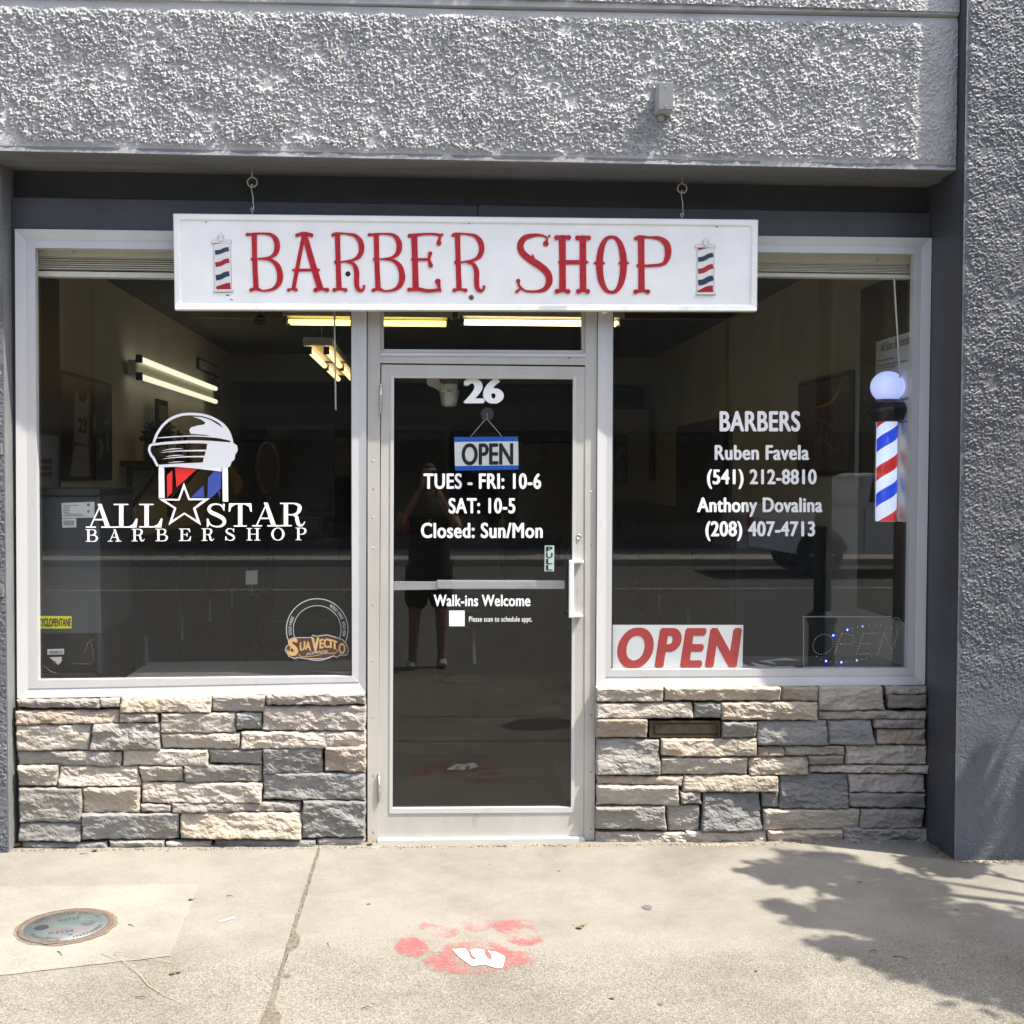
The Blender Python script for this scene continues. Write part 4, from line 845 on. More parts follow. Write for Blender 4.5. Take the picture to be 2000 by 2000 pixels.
# PULL sticker
m_pullc = mat('pull_sticker', (0.42, 0.52, 0.48), .5); m_gold = mat('gold_print', (0.42, 0.30, 0.13), .45, col2=(0.52, 0.40, 0.2), vscale=90)
PS = thing('pull_sticker', 'narrow pale sticker reading pull beside the door handle', 'sticker', P(1072, 1090, YD))
quad('sticker_base', [(1064, 1065.5), (1082.5, 1065.5), (1082, 1116), (1063.5, 1116)], YD, YD + .0006, m_pullc, PS)
for k, ch in enumerate("PULL"):
    text_px('sticker_letter', ch, 1066.5, 1079.5, 1067.5 + k * 12.2, 1077 + k * 12.2, YD - .0008, m_black, PS, bold=.03)
# hanging OPEN plate with suction hook, behind the glass
OB = thing('open_plate', 'blue and white open plate hanging from a suction hook inside the door glass', 'sign', P(950, 885, .05))
yo_ = .040
quad('plate', [(887.3, 853.6), (1012, 852.6), (1012.8, 917), (888.8, 919.3)], yo_, yo_ + .003, m_white, OB)
quad('blue_band', [(887.3, 853.6), (1012, 852.6), (1012.2, 861.6), (887.6, 863)], yo_ - .001, yo_ - .0002, m_sblue, OB)
quad('blue_band', [(888.6, 910.2), (1012.7, 908.8), (1012.8, 917), (888.8, 919.3)], yo_ - .001, yo_ - .0002, m_sblue, OB)
text_px('open_lettering', "OPEN", 901.5, 1002.5, 867.5, 907.5, yo_ - .0012, m_black, OB, bold=.035, tilt=-1.2)
SH = thing('suction_hook', 'clear suction hook and string above the blue open plate', 'hook', P(951, 808, .03))
m_clear = mat('clear_plastic', (.25, .26, .28), .15, spec=.8); m_clear.node_tree.nodes['Principled BSDF'].inputs['Alpha'].default_value = .14
c = P(951.5, 809, .028)
lathe('suction_cup', [(.031, .0), (.030, .003), (.016, .008), (.008, .014), (0, .014)], c, m_clear, SH, 28, 'y')
tube('hook_wire', [(c[0], c[1] + .012, c[2] + .004), (c[0], c[1] + .02, c[2] - .010), (c[0] + .001, c[1] + .012, c[2] - .020), (c[0], c[1] + .006, c[2] - .015)], .0018, m_steel, SH, 8)
e0 = P(950, 817, yo_)
for ex in (917, 983): tube('string', [e0, P((950 + ex) / 2, 836, yo_), P(ex, 855.5, yo_)], .0010, m_blind, SH, 6)
# red OPEN sign at the bottom left of the right window
RO = thing('open_banner', 'white card with slanted red open lettering in the lower corner of the right window', 'sign', P(1324, 1305, .034))
quad('card', [(1195, 1220.5), (1451.8, 1220.6), (1450, 1307.8), (1194.5, 1308)], .033, .035, m_white, RO)
L = text_layers("OPEN", .056, boldy=.028, shear=.19, spacing=1.16)
put('open_lettering', L, lambda u, v, d: P(1200.5 + u * 249, 1302 - 72.5 * v, .0322 - d), m_openred, RO)

# round pomade decal (its figure is left out)
def mps(x, y, d): return P(540 + x / 12.075, 1150 + y / 12.075, YG - d)
m_sil = mat('decal_silver', (0.36, 0.37, 0.36), .5); m_dk = mat('decal_black', (0.012, 0.012, 0.012), .45); m_brn = mat('decal_brown', (0.07, 0.03, 0.02), .5); m_gld = mat('decal_gold', (0.45, 0.28, 0.10), .5, col2=(0.55, 0.36, 0.17), vscale=60)
SV = thing('pomade_decal', 'round dark pomade decal with gold wordmark in the lower right of the left window', 'window decal', P(618, 1225, YG))
def ringp(cx, cy, r0, r1, n=48, a0=0, a1=2 * math.pi):
    v = [(cx + r0 * math.cos(a0 + (a1 - a0) * k / n), cy + r0 * math.sin(a0 + (a1 - a0) * k / n)) for k in range(n + 1)] + [(cx + r1 * math.cos(a0 + (a1 - a0) * k / n), cy + r1 * math.sin(a0 + (a1 - a0) * k / n)) for k in range(n + 1)]
    return v, [(i, i + 1, n + 2 + i, n + 1 + i) for i in range(n)], []
shapes('outer_ring', [ringp(960, 960, 733, 575)], mps, m_dk, SV)
shapes('ring_line', [ringp(960, 960, 738, 716), ringp(960, 960, 572, 556)], lambda x, y, d: mps(x, y, d + .0004), m_sil, SV)
def arc_text(nm, s_, cx, cy, r, a0, a1, h, mat_, parent, flip=False, bold=.05):
    L = text_layers(s_, bold)
    def f(u, v, d):
        a = a0 + (a1 - a0) * u; rr = r + h * v * (-1 if flip else 1)
        return mps(cx + rr * math.cos(a), cy + rr * math.sin(a), d + .0005)
    return put(nm, L, f, mat_, parent)
rad = math.radians
arc_text('ring_text', "SOLD HERE", 960, 960, 612, rad(-62), rad(-22), 62, m_sil, SV)
arc_text('ring_text', "SOLD HERE", 960, 960, 612, rad(-17), rad(15), 62, m_sil, SV)
arc_text('ring_text', "SOLD HERE", 960, 960, 612, rad(168), rad(208), 62, m_sil, SV)
wm = [(205, 1440), (240, 1350), (300, 1320), (320, 1220), (380, 1160), (560, 1150), (820, 1150), (850, 1090), (950, 1120), (1180, 1085), (1360, 1130), (1560, 1200), (1640, 1290), (1700, 1440), (1660, 1560), (1500, 1560), (1420, 1620), (1350, 1580), (1150, 1650), (700, 1650), (520, 1620), (420, 1640), (290, 1590)]
shapes('wordmark_shadow', [poly(wm)], lambda x, y, d: mps(x, y, d + .0006), m_brn, SV)
shapes('wordmark_outline', [stroke(wm + [wm[0]], 20, smooth=False)], lambda x, y, d: mps(x, y, d + .0008), m_sil, SV)
def wmf(x0, x1, b0, b1, h0, h1):
    return lambda u, v, d: mps(x0 + (x1 - x0) * u, (b0 + (b1 - b0) * u - 40 * math.sin(math.pi * u)) - v * (h0 + (h1 - h0) * u), d + .0010)
put('wordmark_letter', text_layers("S", .07), lambda u, v, d: mps(270 + 240 * u, 1560 - 380 * v, d + .001), m_gld, SV)
put('wordmark_letters', text_layers("UA", .06), wmf(545, 820, 1480, 1465, 200, 190), m_gld, SV)
put('wordmark_letter', text_layers("V", .07), lambda u, v, d: mps(820 + 190 * u, 1480 - 320 * v, d + .001), m_gld, SV)
put('wordmark_letters', text_layers("ECIT", .06), wmf(1010, 1440, 1410, 1440, 210, 190), m_gld, SV)
put('wordmark_letter', text_layers("O", .06), lambda u, v, d: mps(1460 + 170 * u, 1520 - 230 * v, d + .001), m_gld, SV)
put('small_word', text_layers("POMADE", .03, shear=.2), lambda u, v, d: mps(700 + 520 * u, 1585 - 75 * u - 20 * math.sin(math.pi * u) - 62 * v, d + .001), m_sil, SV)
shapes('flourish', [stroke([(520, 1530), (600, 1600), (900, 1580), (1150, 1520), (1350, 1520), (1440, 1470), (1400, 1420)], 14), stroke([(250, 1440), (300, 1550), (430, 1560), (500, 1470), (430, 1370), (330, 1400), (340, 1490), (420, 1500)], [26, 34, 34, 28, 22, 18, 14, 8])], lambda x, y, d: mps(x, y, d + .0012), m_gld, SV)

# LED open sign panel
LE = thing('led_sign', 'clear panel of small led dots spelling open in the lower right of the right window', 'led sign', P(1668, 1300, .06))
def mpl(x, y, d=0): return P(1480 + x / 5.084, 1180 + y / 5.084, .058 - d)
def cp_(l): return [(1480 + x / 5.084, 1180 + y / 5.084) for x, y in l]
m_acr = glassmat('acrylic_panel', 0.5, (.97, .97, .97), .012); m_dot = mat('led_unlit', (.75, .75, .72), .4)
m_edge = mat('acrylic_edge', (.3, .31, .30), .3)
quad('acrylic_panel', cp_([(455, 125), (1440, 125), (1440, 628), (455, 628)]), .060, .064, m_acr, LE)
for a, b in (((455, 122), (1330, 130)), ((452, 620), (1320, 626))): quad('panel_edge', cp_([a, (b[0], a[1]), (b[0], b[1]), (a[0], b[1])]), .0585, .066, m_edge, LE)
quad('panel_edge', cp_([(453, 130), (459, 130), (459, 620), (453, 620)]), .0585, .066, m_edge, LE)
tube('panel_cable', [mpl(x, y) for x, y in ((1340, 140), (1375, 132), (1405, 145), (1425, 175), (1440, 215), (1445, 600))], .0014, m_edge, LE, 6)
def dots(p, n): 
    p = [np.array(a, float) for a in p]; L_ = [0]
    for a, b in zip(p, p[1:]): L_.append(L_[-1] + np.linalg.norm(b - a))
    out = []
    for k in range(n):
        s_ = L_[-1] * k / (n - 1)
        for i in range(len(p) - 1):
            if s_ <= L_[i + 1] + 1e-6: t_ = (s_ - L_[i]) / (L_[i + 1] - L_[i]); out.append(tuple(p[i] + (p[i + 1] - p[i]) * t_)); break
    return out
DT = [(648 + 98 * math.cos(a) + 18 * -math.sin(a), 398 + 100 * math.sin(a)) for a in [2 * math.pi * k / 24 for k in range(24)]]
DT += dots([(762, 497), (838, 270)], 10) + dots([(838, 294), (930, 300), (962, 350), (945, 385), (893, 400), (826, 396)], 10)
DT += dots([(980, 494), (1050, 291)], 9) + dots([(1082, 292), (1176, 290)], 4) + dots([(1045, 394), (1106, 392)], 3) + dots([(1010, 494), (1104, 492)], 4)
DT += dots([(1190, 494), (1257, 288)], 9) + dots([(1266, 318), (1330, 465)], 6) + dots([(1325, 490), (1387, 288)], 9)
DT += dots([(935, 240), (990, 229), (1090, 213), (1190, 209), (1290, 222), (1340, 240), (1378, 270)], 9) + dots([(588, 518), (626, 548)], 2) + [(725, 574), (778, 577), (880, 574), (930, 569), (1033, 548), (1080, 534), (1128, 518), (1175, 500)]
parts = []
for x, y in DT:
    c = mpl(x, y); parts.append(lathev([(.0026, 0), (.0020, -.002), (.0006, -.003)], c, 6, 'y'))
tag(M('led_dots', *join(parts), m_dot, LE), kind='stuff')
m_led = emat('led_lit_blue', (0.03, 0.05, 1.0), 14)
for x, y, r in ((750, 310, 1.2), (890, 255, 1.1), (1040, 222, .7), (678, 565, 1.2), (830, 577, 1.2), (983, 558, .9)):
    M('led_lit', *lathev([(.0034 * r, 0), (.0028 * r, -.0025), (.001 * r, -.004)], mpl(x, y), 10, 'y'), m_led, LE)

# blinds
def blind(label, x0, x1, y0, y1, px_w, w0, w1):
    t = thing('window_blind', label, 'blind', P((x0 + x1) / 2, y0, .09), 'raised blinds at the top of the windows')
    a, b = P(x0, y0, .085), P(x1, y1, .085)
    h = a[2] - b[2]
    box('head_rail', a[0], b[0], .075, .125, a[2] - h * .28, a[2] + .03, m_blind, t, bevel=.003)
    n_ = 6
    for k in range(n_):
        z = a[2] - h * .30 - (h * .46) * k / n_
        o_ = random.uniform(-.003, .003)
        box('slat', a[0] + .004, b[0] - .004, .078 + o_, .122 + o_, z - .0034, z, m_blind, t)
    box('bottom_rail', a[0] + .002, b[0] - .002, .074, .124, b[2], b[2] + h * .20, m_blind, t, bevel=.004)
    for q in (.12, .88): box('mount_clip', a[0] + (b[0] - a[0]) * q - .008, a[0] + (b[0] - a[0]) * q + .008, .070, .076, a[2] - .02, a[2] + .004, m_pull, t)
    tube('tilt_wand', [P(w0[0], w0[1], .068), P(w1[0], w1[1], .066)], .0042, m_blind, t, 8)
blind('raised cream blind at the top of the left window', 72, 683, 486, 549, 0, (652.5, 560), (656, 801))
blind('raised cream blind at the top of the right window', 1200, 1780, 497, 545, 0, (1746, 540), (1758, 738))

# ================================================================== interior
def structure(o): o['kind'] = 'structure'; return o
XW0, XW1, YB, ZC = -2.06, 2.250, 9.2, 2.86
structure(box('floor', XW0, XW1, .18, YB, -.2, -.005, m_floor))
structure(box('ceiling', -3.4, 3.4, .18, YB + .1, ZC, ZC + .2, m_ceil))
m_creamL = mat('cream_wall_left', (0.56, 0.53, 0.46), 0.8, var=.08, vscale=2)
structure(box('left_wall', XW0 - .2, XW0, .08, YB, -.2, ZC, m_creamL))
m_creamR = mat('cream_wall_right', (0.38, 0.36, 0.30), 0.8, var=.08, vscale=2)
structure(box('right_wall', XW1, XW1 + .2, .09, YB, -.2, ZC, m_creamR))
structure(box('back_wall', XW0 - .2, XW1 + .2, YB, YB + .2, -.2, ZC, m_brown))
structure(box('soffit_beam', XW0, XW1, 6.7, 7.3, 2.58, ZC, m_cream))
structure(box('upper_wall', XW0, XW1, 7.31, 7.4, 2.0, ZC, m_brown))
structure(box('lower_back_wall', .9, XW1, 7.42, 7.5, 0, 2.3, m_cream))
structure(box('roof', -3.6, 3.5, .3, YB + .3, 3.1, 3.3, m_board))
mt = box('door_mat', -.75, .67, .12, 1.62, -.004, .006, mat('mat_black', (.02, .02, .02), .9, bump=.5, bscale=300), None, bevel=.002)
tag(mt, 'dark rubber mat lying on the floor just inside the door', 'mat')
# fluorescent fixtures
m_ty = emat('tube_yellow', (1.0, 0.80, 0.17), 1.5); m_tw = emat('tube_warm', (1.0, 0.80, 0.40), 1.9); m_tl = emat('tube_white', (0.95, 0.92, 0.66), .42); m_ta = emat('tube_amber', (1.0, .66, .28), .95)
def fixture(label, x0, x1, y, z, mt_, group):
    t = thing('fluorescent_light', label, 'ceiling light', ((x0 + x1) / 2, y, z + .1), group)
    box('housing', x0, x1, y - .07, y + .07, z + .035, z + .075, m_fixture, t, bevel=.004)
    for s_ in (-1, 1):
        tube('tube', [(x0 + .045, y + s_ * .05, z), (x1 - .045, y + s_ * .05, z)], .014, mt_, t, 10)
        for e_ in (x0 + .012, x1 - .035): box('lamp_holder', e_, e_ + .022, y + s_ * .05 - .015, y + s_ * .05 + .015, z - .02, z + .04, m_dark, t)
    tube('hanger', [((x0 + x1) / 2, y, z + .075), ((x0 + x1) / 2, y, ZC)], .006, m_dark, t, 6)
    return t
a = P(553, 629, 3.1); b = P(889, 629, 3.1); c = P(1217, 632, 3.1)
fixture('yellowish fluorescent fixture on the ceiling behind the left window', a[0], b[0] - .02, 3.1, a[2], m_ty, 'fluorescent fixtures in the shop')
fixture('warm white fluorescent fixture seen through the transom above the door', b[0] + .02, c[0], 3.1, b[2], m_tw, 'fluorescent fixtures in the shop')
def fixture_y(label, x, y0, y1, z, mt_, wall=False):
    t = thing('fluorescent_light', label, 'wall light' if wall else 'ceiling light', (x, (y0 + y1) / 2, z + .1), 'fluorescent fixtures in the shop')
    if wall:
        box('housing', x - .07, x - .02, y0, y1, z - .05, z + .05, m_fixture, t, bevel=.004)
        offs = [(0, .058), (0, -.058)]
    else:
        box('housing', x - .10, x + .10, y0, y1, z + .035, z + .085, m_fixture, t, bevel=.004); offs = [(-.06, 0), (.06, 0)]
        for yy in (y0 + .3, y1 - .3): tube('hanger', [(x, yy, z + .08), (x, yy, ZC)], .005, m_dark, t, 6)
    for dx, dz in offs:
        tube('tube', [(x + dx, y0 + .05, z + dz), (x + dx, y1 - .05, z + dz)], .020, mt_, t, 12)
        for e_ in (y0 + .01, y1 - .045): box('lamp_holder', x + dx - .02, x + dx + .018, e_, e_ + .035, z + dz - .026, z + dz + .026, m_dark, t)
    return t
a = PX(270, 719, XW0 + .1); b = PX(423, 771, XW0 + .1)
fixture_y('two tube fluorescent fixture mounted on the left wall', XW0 + .1, a[1], b[1], (a[2] + b[2]) / 2, m_tl, True)
a = P(620, 678, 2.9)
fixture_y('warm fluorescent fixture hanging lengthwise beyond the left window', a[0], 2.9, 4.12, a[2] - .02, m_ta)
fixture_y('amber fluorescent fixture hanging farther back beyond the left window', a[0], 4.2, 5.42, a[2] - .02, m_ta)
lp = thing('pendant_lamp', 'small dark domed lamp on the ceiling behind the left window', 'lamp', P(508, 620, 3.2))
lathe('lamp_shade', [(.01, .07), (.03, .06), (.05, .02), (.05, 0), (.0, 0)], P(508, 634, 3.2), m_dark, lp); tube('lamp_stem', [P(508, 622, 3.2), (P(508, 622, 3.2)[0], 3.2, ZC)], .012, m_dark, lp, 8)
# vent grille on the left wall
vt = thing('vent_grille', 'grey slotted air vent high on the left wall', 'vent', PX(405, 715, XW0))
a = PX(388, 693, XW0 + .02); b = PX(427, 742, XW0 + .02)
box('grille_frame', XW0, XW0 + .02, a[1], b[1], b[2] + .02, a[2] - .02, m_navypanel, vt)
for k in range(8):
    z = b[2] + .04 + (a[2] - b[2] - .08) * k / 7; box('louvre', XW0 + .02, XW0 + .03, a[1] + .03, b[1] - .03, z - .006, z + .004, m_fixture, vt)
# hanging barrel fixture behind the door glass
hf = thing('door_closer', 'pale metal bracket with a round grey barrel behind the top of the door glass', 'fixture', P(870, 742, .16))
yb_ = .16
q = [P(*p, yb_) for p in ((834, 730), (880, 730), (868, 766), (861, 764), (834, 750))]
V = q + [(a[0], yb_ + .05, a[2]) for a in q]; n = 5
M('bracket', V, [tuple(range(n)), tuple(range(2 * n - 1, n - 1, -1))] + [(i, (i + 1) % n, n + (i + 1) % n, n + i) for i in range(n)], m_fixture, hf)
c = P(877.5, 795, yb_ + .01); sc = 5.46 / F
lathe('barrel', [(0, 0), (9 * sc, .5 * sc), (15 * sc, 4 * sc), (17 * sc, 14 * sc), (18.5 * sc, 26 * sc), (20 * sc, 32 * sc), (17 * sc, 33 * sc), (17 * sc, 60 * sc)], c, mat('barrel_grey', (.40, .42, .38), .35, metal=.3), hf, 28)
cp2 = quad('cover_plate', [(861, 749), (892, 749), (892, 765), (861, 765)], yb_ - .035, yb_, m_fixture, hf, bevel=.003)
for x in (866, 887):
    for y in (753, 761): M('plate_screw', *lathev([(3 * sc, -.002), (3 * sc, .002)], P(x, y, yb_ - .036), 10, 'y'), m_steel, cp2)
lathe('collar', [(12 * sc, 0), (18 * sc, 2 * sc), (18 * sc, 12 * sc), (12 * sc, 14 * sc)], P(876, 748, yb_ + .01), m_bark, hf)

# refrigerator back at the left
FR = thing('refrigerator', 'dark grey back of a refrigerator standing against the left window', 'refrigerator', P(130, 1328, .14))
x0 = -1.90; x1 = P(196, 1100, .14)[0]; zt = P(150, 968, .14)[2]; zb = P(120, 1238, .14)[2]
box('cabinet', x0, x1, .14, .72, zb, zt, m_fridge, FR, bevel=.006)
box('top_cap', x0 - .003, x1 + .003, .125, .73, zt, zt + .03, m_dark, FR, bevel=.004)
box('compressor_bay', x0, x1, .22, .70, .05, zb, m_dark, FR)
box('bay_side', x1 - .015, x1, .14, .22, .05, zb, m_dark, FR)
box('base_rail', x0, x1, .14, .2, .46, P(120, 1318, .14)[2], m_dark, FR)
m_paper = mat('label_paper', (.62, .63, .62), .6); m_lpr = mat('label_print', (.16, .16, .17), .6); m_yel = mat('label_yellow', (.75, .72, .03), .5)
yl = .138
lb = quad('energy_label', [(120, 982.5), (184.5, 980), (184.5, 1011), (121, 1012)], yl, yl + .001, m_paper, FR)
for k in range(7): quad('print_line', [(124, 987 + k * 3.3), (124 + (30, 14, 12, 12, 12, 36, 40)[k], 986.6 + k * 3.3), (124 + (30, 14, 12, 12, 12, 36, 40)[k], 987.7 + k * 3.3), (124, 988.1 + k * 3.3)], yl - .001, yl - .0002, m_lpr, lb)
shapes('print_mark', [blob(172.5, 986, 3), blob(172.5, 999, 2.6)], lambda a, b, d: P(a, b, yl - .001 - d), m_lpr, lb)
lb = quad('barcode_label', [(121, 1013), (149, 1012.5), (149, 1030), (122, 1030.5)], yl, yl + .001, m_paper, FR, bevel=0)
bars = []
x = 124.5
for w_ in (1, .6, 1.4, .6, .9, 1.5, .6, 1, .7, 1.3, .6): bars.append(quadv([(x, 1016.5), (x + w_, 1016.5), (x + w_, 1026.5), (x, 1026.5)], yl - .001, yl - .0002)); x += w_ + .95
M('barcode', *join(bars), m_lpr, lb)
lb = quad('yellow_label', [(70, 1203), (139.5, 1203.5), (139.5, 1227.5), (70, 1228)], yl, yl + .001, m_yel, FR)
text_px('label_text', "CYCLOPENTANE", 75, 138.5, 1208, 1223, yl - .001, m_black, lb, bold=.035)
lb = quad('serial_label', [(92.5, 1268), (125, 1267), (125, 1278), (92.5, 1279)], yl, yl + .001, m_paper, FR)
text_px('label_text', "82606010", 97, 122, 1270.5, 1276.5, yl - .001, m_lpr, lb, bold=.03)
lb = quad('warning_label', [(97, 1284), (120.5, 1283), (120.5, 1291), (114, 1299), (97, 1299)][:4], yl, yl + .001, m_paper, FR)
m_rl = mat('label_red', (.45, .05, .04), .6); shapes('warning_mark', [poly([(107, 1290), (111, 1295), (103, 1295)])], lambda a, b, d: P(a, b, yl - .001 - d), m_rl, lb)
m_wire = mat('wire_orange', (.35, .2, .06), .6)
tube('wire', [P(x, y, .2) for x, y in ((172, 1240), (181, 1265), (183, 1290), (176, 1297), (140, 1296))], .003, m_wire, FR, 6)
tube('wire', [P(x, y, .21) for x, y in ((165, 1275), (172, 1255), (180, 1250), (187, 1245))], .002, m_paper, FR, 6)
tube('wire', [P(x, y, .21) for x, y in ((85, 1300), (100, 1312), (130, 1318), (165, 1316))], .002, m_paper, FR, 6)

# slate panel and wall chart at far left, framed jersey, shelf with plant
bp_ = box('tall_panel', XW0, XW0 + .06, .62, PX(116, 600, XW0 + .06)[1], .9, 2.68, m_navypanel); tag(bp_, 'tall dark slate panel on the left wall beside the wall chart', 'panel')
ch = thing('wall_chart', 'grey printed wall chart with small red pictures at the far left', 'poster', PX(95, 905, XW0 + .1))
xx = XW0 + .10
ca, cb = PX(72, 848, xx), PX(113, 850, xx); zc0, zc1 = ca[2], P(100, 966, .5)[2]
m_chart = mat('chart_paper', (.16, .16, .165), .7); m_cr = mat('chart_red', (.10, .03, .03), .7)
box('chart_sheet', xx - .01, xx, ca[1], cb[1], zc1, zc0, m_chart, ch)
wy = cb[1] - ca[1]; hz = zc0 - zc1
for k in range(5): box('chart_picture', xx, xx + .001, ca[1] + wy * .12, ca[1] + wy * .66, zc0 - hz * (.27 + .11 * k), zc0 - hz * (.19 + .11 * k), m_cr if k > 1 else m_lpr, ch)
for k in range(8): box('chart_line', xx, xx + .001, ca[1] + wy * .74, ca[1] + wy * .93, zc0 - hz * (.08 + .11 * k), zc0 - hz * (.05 + .11 * k), m_lpr, ch)
JF = thing('framed_poster', 'large dark framed poster with a pale number 23 jersey on the left wall', 'picture', PX(168, 850, XW0 + .04))
xx = XW0 + .03; ja, jb = PX(117, 940, xx), PX(220, 938, xx); jt = PX(219, 750, xx)[2]; jz = jb[2]
m_pf = mat('poster_dark', (.018, .022, .028), .35, var=.3, vscale=6); m_pj = mat('poster_pale', (.24, .24, .24), .5, var=.15, vscale=20)
box('picture_frame', XW0, xx, ja[1], jb[1], jz, jt, m_dark, JF, bevel=.006)
box('print', xx, xx + .002, ja[1] + .03, jb[1] - .03, jz + .025, jt - .025, m_pf, JF)
def mpj(u, v, d=0): return (xx + .003 + d, ja[1] + (jb[1] - ja[1]) * u, jz + (jt - jz) * v)
js = shapes('jersey', [poly([(.24, .36), (.24, .60), (.26, .82), (.31, .86), (.33, .76), (.41, .74), (.47, .78), (.48, .84), (.53, .84), (.52, .70), (.50, .34)]), poly([(.16, .04), (.24, .33), (.50, .33), (.52, .04)])], lambda u, v, d: mpj(u, v, d), m_pj, JF)
put('jersey_number', text_layers("23", .05), lambda u, v, d: mpj(.30 + .17 * u, .46 + .13 * v, .002 + d), m_dark, js)
shapes('pale_figure', [stroke([(.60, .46), (.62, .56), (.60, .66)], [.03, .06, .04]), stroke([(.72, .22), (.76, .34), (.72, .42)], [.04, .06, .03]), stroke([(.88, .30), (.88, .44), (.87, .52)], [.03, .04, .02]), stroke([(.82, .58), (.92, .60)], .02)], lambda u, v, d: mpj(u, v, .001 + d), m_pj, JF)
SF = thing('wall_shelf', 'dark wooden shelf on angled brackets on the left wall', 'shelf', PX(285, 912, XW0 + .2))
sa, sb_ = PX(236, 908, XW0 + .02), PX(320, 908, XW0 + .02); zs = P(270, 908, 2.8)[2]
box('board', XW0, XW0 + .28, 2.55, 4.3, 1.70, 1.735, m_wood, SF)
for yy in (2.72, 3.9):
    box('bracket', XW0, XW0 + .03, yy, yy + .03, 1.32, 1.70, m_wood, SF); box('bracket', XW0, XW0 + .25, yy, yy + .03, 1.67, 1.70, m_wood, SF)
    tube('brace', [(XW0 + .02, yy + .015, 1.42), (XW0 + .22, yy + .015, 1.68)], .014, m_wood, SF, 6)
PL = thing('potted_plant', 'small grey green plant in a pale pot on the wall shelf', 'plant', (XW0 + .16, 2.9, 1.735))
lathe('pot', [(.035, 0), (.05, .09), (.046, .09), (.03, .08)], (XW0 + .16, 2.9, 1.735), m_fixture, PL)
rs = np.random.RandomState(8); V, Fc = [], []
for k in range(260):
    d_ = rs.normal(size=3); d_ /= np.linalg.norm(d_); c = np.array((XW0 + .17, 2.9, 1.93)) + d_ * np.array((.12, .14, .09)) * rs.rand() ** .4; a = rs.normal(size=3) * .016; b = rs.normal(size=3) * .016
    n = len(V); V += [c, c + a, c + a + b, c + b]; Fc.append((n, n + 1, n + 2, n + 3))
tag(M('foliage', V, Fc, mat('plant_leaf', (.06, .08, .045), .6), PL, fix=False), kind='stuff')
for k in range(9): tube('plant_stem', [(XW0 + .16, 2.9, 1.82), (XW0 + .16 + random.uniform(-.06, .08), 2.9 + random.uniform(-.1, .1), 1.94)], .003, m_bark, PL, 5)
PFm = thing('small_frame', 'small dark picture frame standing on the wall shelf', 'picture frame', (XW0 + .1, 3.3, 1.735))
box('picture_frame', XW0 + .08, XW0 + .10, 3.18, 3.5, 1.74, 2.18, m_dark, PFm); box('picture', XW0 + .10, XW0 + .102, 3.22, 3.46, 1.78, 2.14, m_pj, PFm)
for k, (yy, hh, col) in enumerate(((3.62, .16, (.2, .05, .05)), (3.74, .13, (.3, .3, .3)), (3.86, .18, (.05, .05, .06)), (3.98, .14, (.25, .2, .12)))):
    bt = thing('bottle', ('red', 'pale', 'black', 'tan')[k] + ' bottle standing on the wall shelf', 'bottle', (XW0 + .15, yy, 1.735), 'bottles on the wall shelf')
    lathe('bottle_body', [(.03, 0), (.03, hh * .65), (.012, hh * .8), (.012, hh)], (XW0 + .15, yy, 1.735), mat('bottle_%s' % ('red', 'pale', 'black', 'tan')[k], col, .3), bt, 14); lathe('cap', [(.014, 0), (.014, .02)], (XW0 + .15, yy, 1.735 + hh), m_dark, bt, 12)

# right side: price poster, big dark board, barber pole lamp, framed art, doorway
xr = XW1 - .005
BD = thing('dark_board', 'tall dark framed board on the right wall behind the barber pole lamp', 'board', PX(1700, 800, xr))
ya = PX(1671, 700, xr - .03)[1]; zt_ = PX(1672, 566, xr - .03)[2]
m_bdk = mat('board_brown', (.045, .036, .03), .5, var=.2, vscale=5)
box('board_frame', xr - .007, xr + .004, .16, ya, .95, zt_, m_dark, BD, bevel=.002); box('board_face', xr - .0085, xr - .007, .17, ya - .06, 1.0, zt_ - .06, m_bdk, BD)
PO = thing('price_poster', 'white poster with slanting all star barbershop heading beside the barber pole lamp', 'poster', PX(1745, 850, xr - .06))
xp_ = xr - .012
pa = PX(1711, 668, xp_); pz0, pz1 = pa[2], P(1745, 1017, .35)[2]
m_post = mat('poster_paper', (.62, .60, .54), .95, spec=.05)
box('poster_sheet', xp_, xp_ + .003, .15, pa[1], pz1, pz0, m_post, PO)
def mpp(x, y, d): q = PX(x, y, xp_ - .001 - d); return q
def post_text(s_, x0_, x1_, yb0, yb1, h, shear=.25, bold=.012):
    put('poster_text', text_layers(s_, bold, shear=shear), lambda u, v, d: mpp(x0_ + (x1_ - x0_) * u, yb0 + (yb1 - yb0) * u - h * v, d), m_lpr, PO)
post_text("All Star Barbershop", 1719, 1786, 688, 668, 17)
post_text("Haircuts Shaves Beards", 1713, 1746, 708, 700, 4); post_text("Monday through Saturday walk-ins", 1713, 1772, 716, 706, 4); post_text("Please ask your barber", 1713, 1750, 722, 716, 4); post_text("Clean Fades", 1758, 1776, 783, 779, 5); post_text("Hot Towel Shaves", 1748, 1776, 828, 824, 4)
box('poster_label', xp_ - .002, xp_, .17, .5, pz1 + .02, pz1 + .06, m_paper, PO)
BL = thing('barber_pole_lamp', 'lit barber pole lamp with white globe and spiral stripes at the right window', 'barber pole', P(1734, 1017, .24))
yc_ = .24; sc = (5.3 + yc_) / F
cx, _, cz = P(1733.5, 755.5, yc_)
m_globe = emat('globe_light', (0.42, 0.50, 1.0), 0.34); m_globe.node_tree.nodes['Principled BSDF'].inputs['Roughness'].default_value = .15
rx, rz = 33.5 * sc, 31 * sc
pr = [(max(.0, rx * math.sin(t_)), rz * math.cos(t_)) for t_ in np.linspace(0, 2.42, 22)]
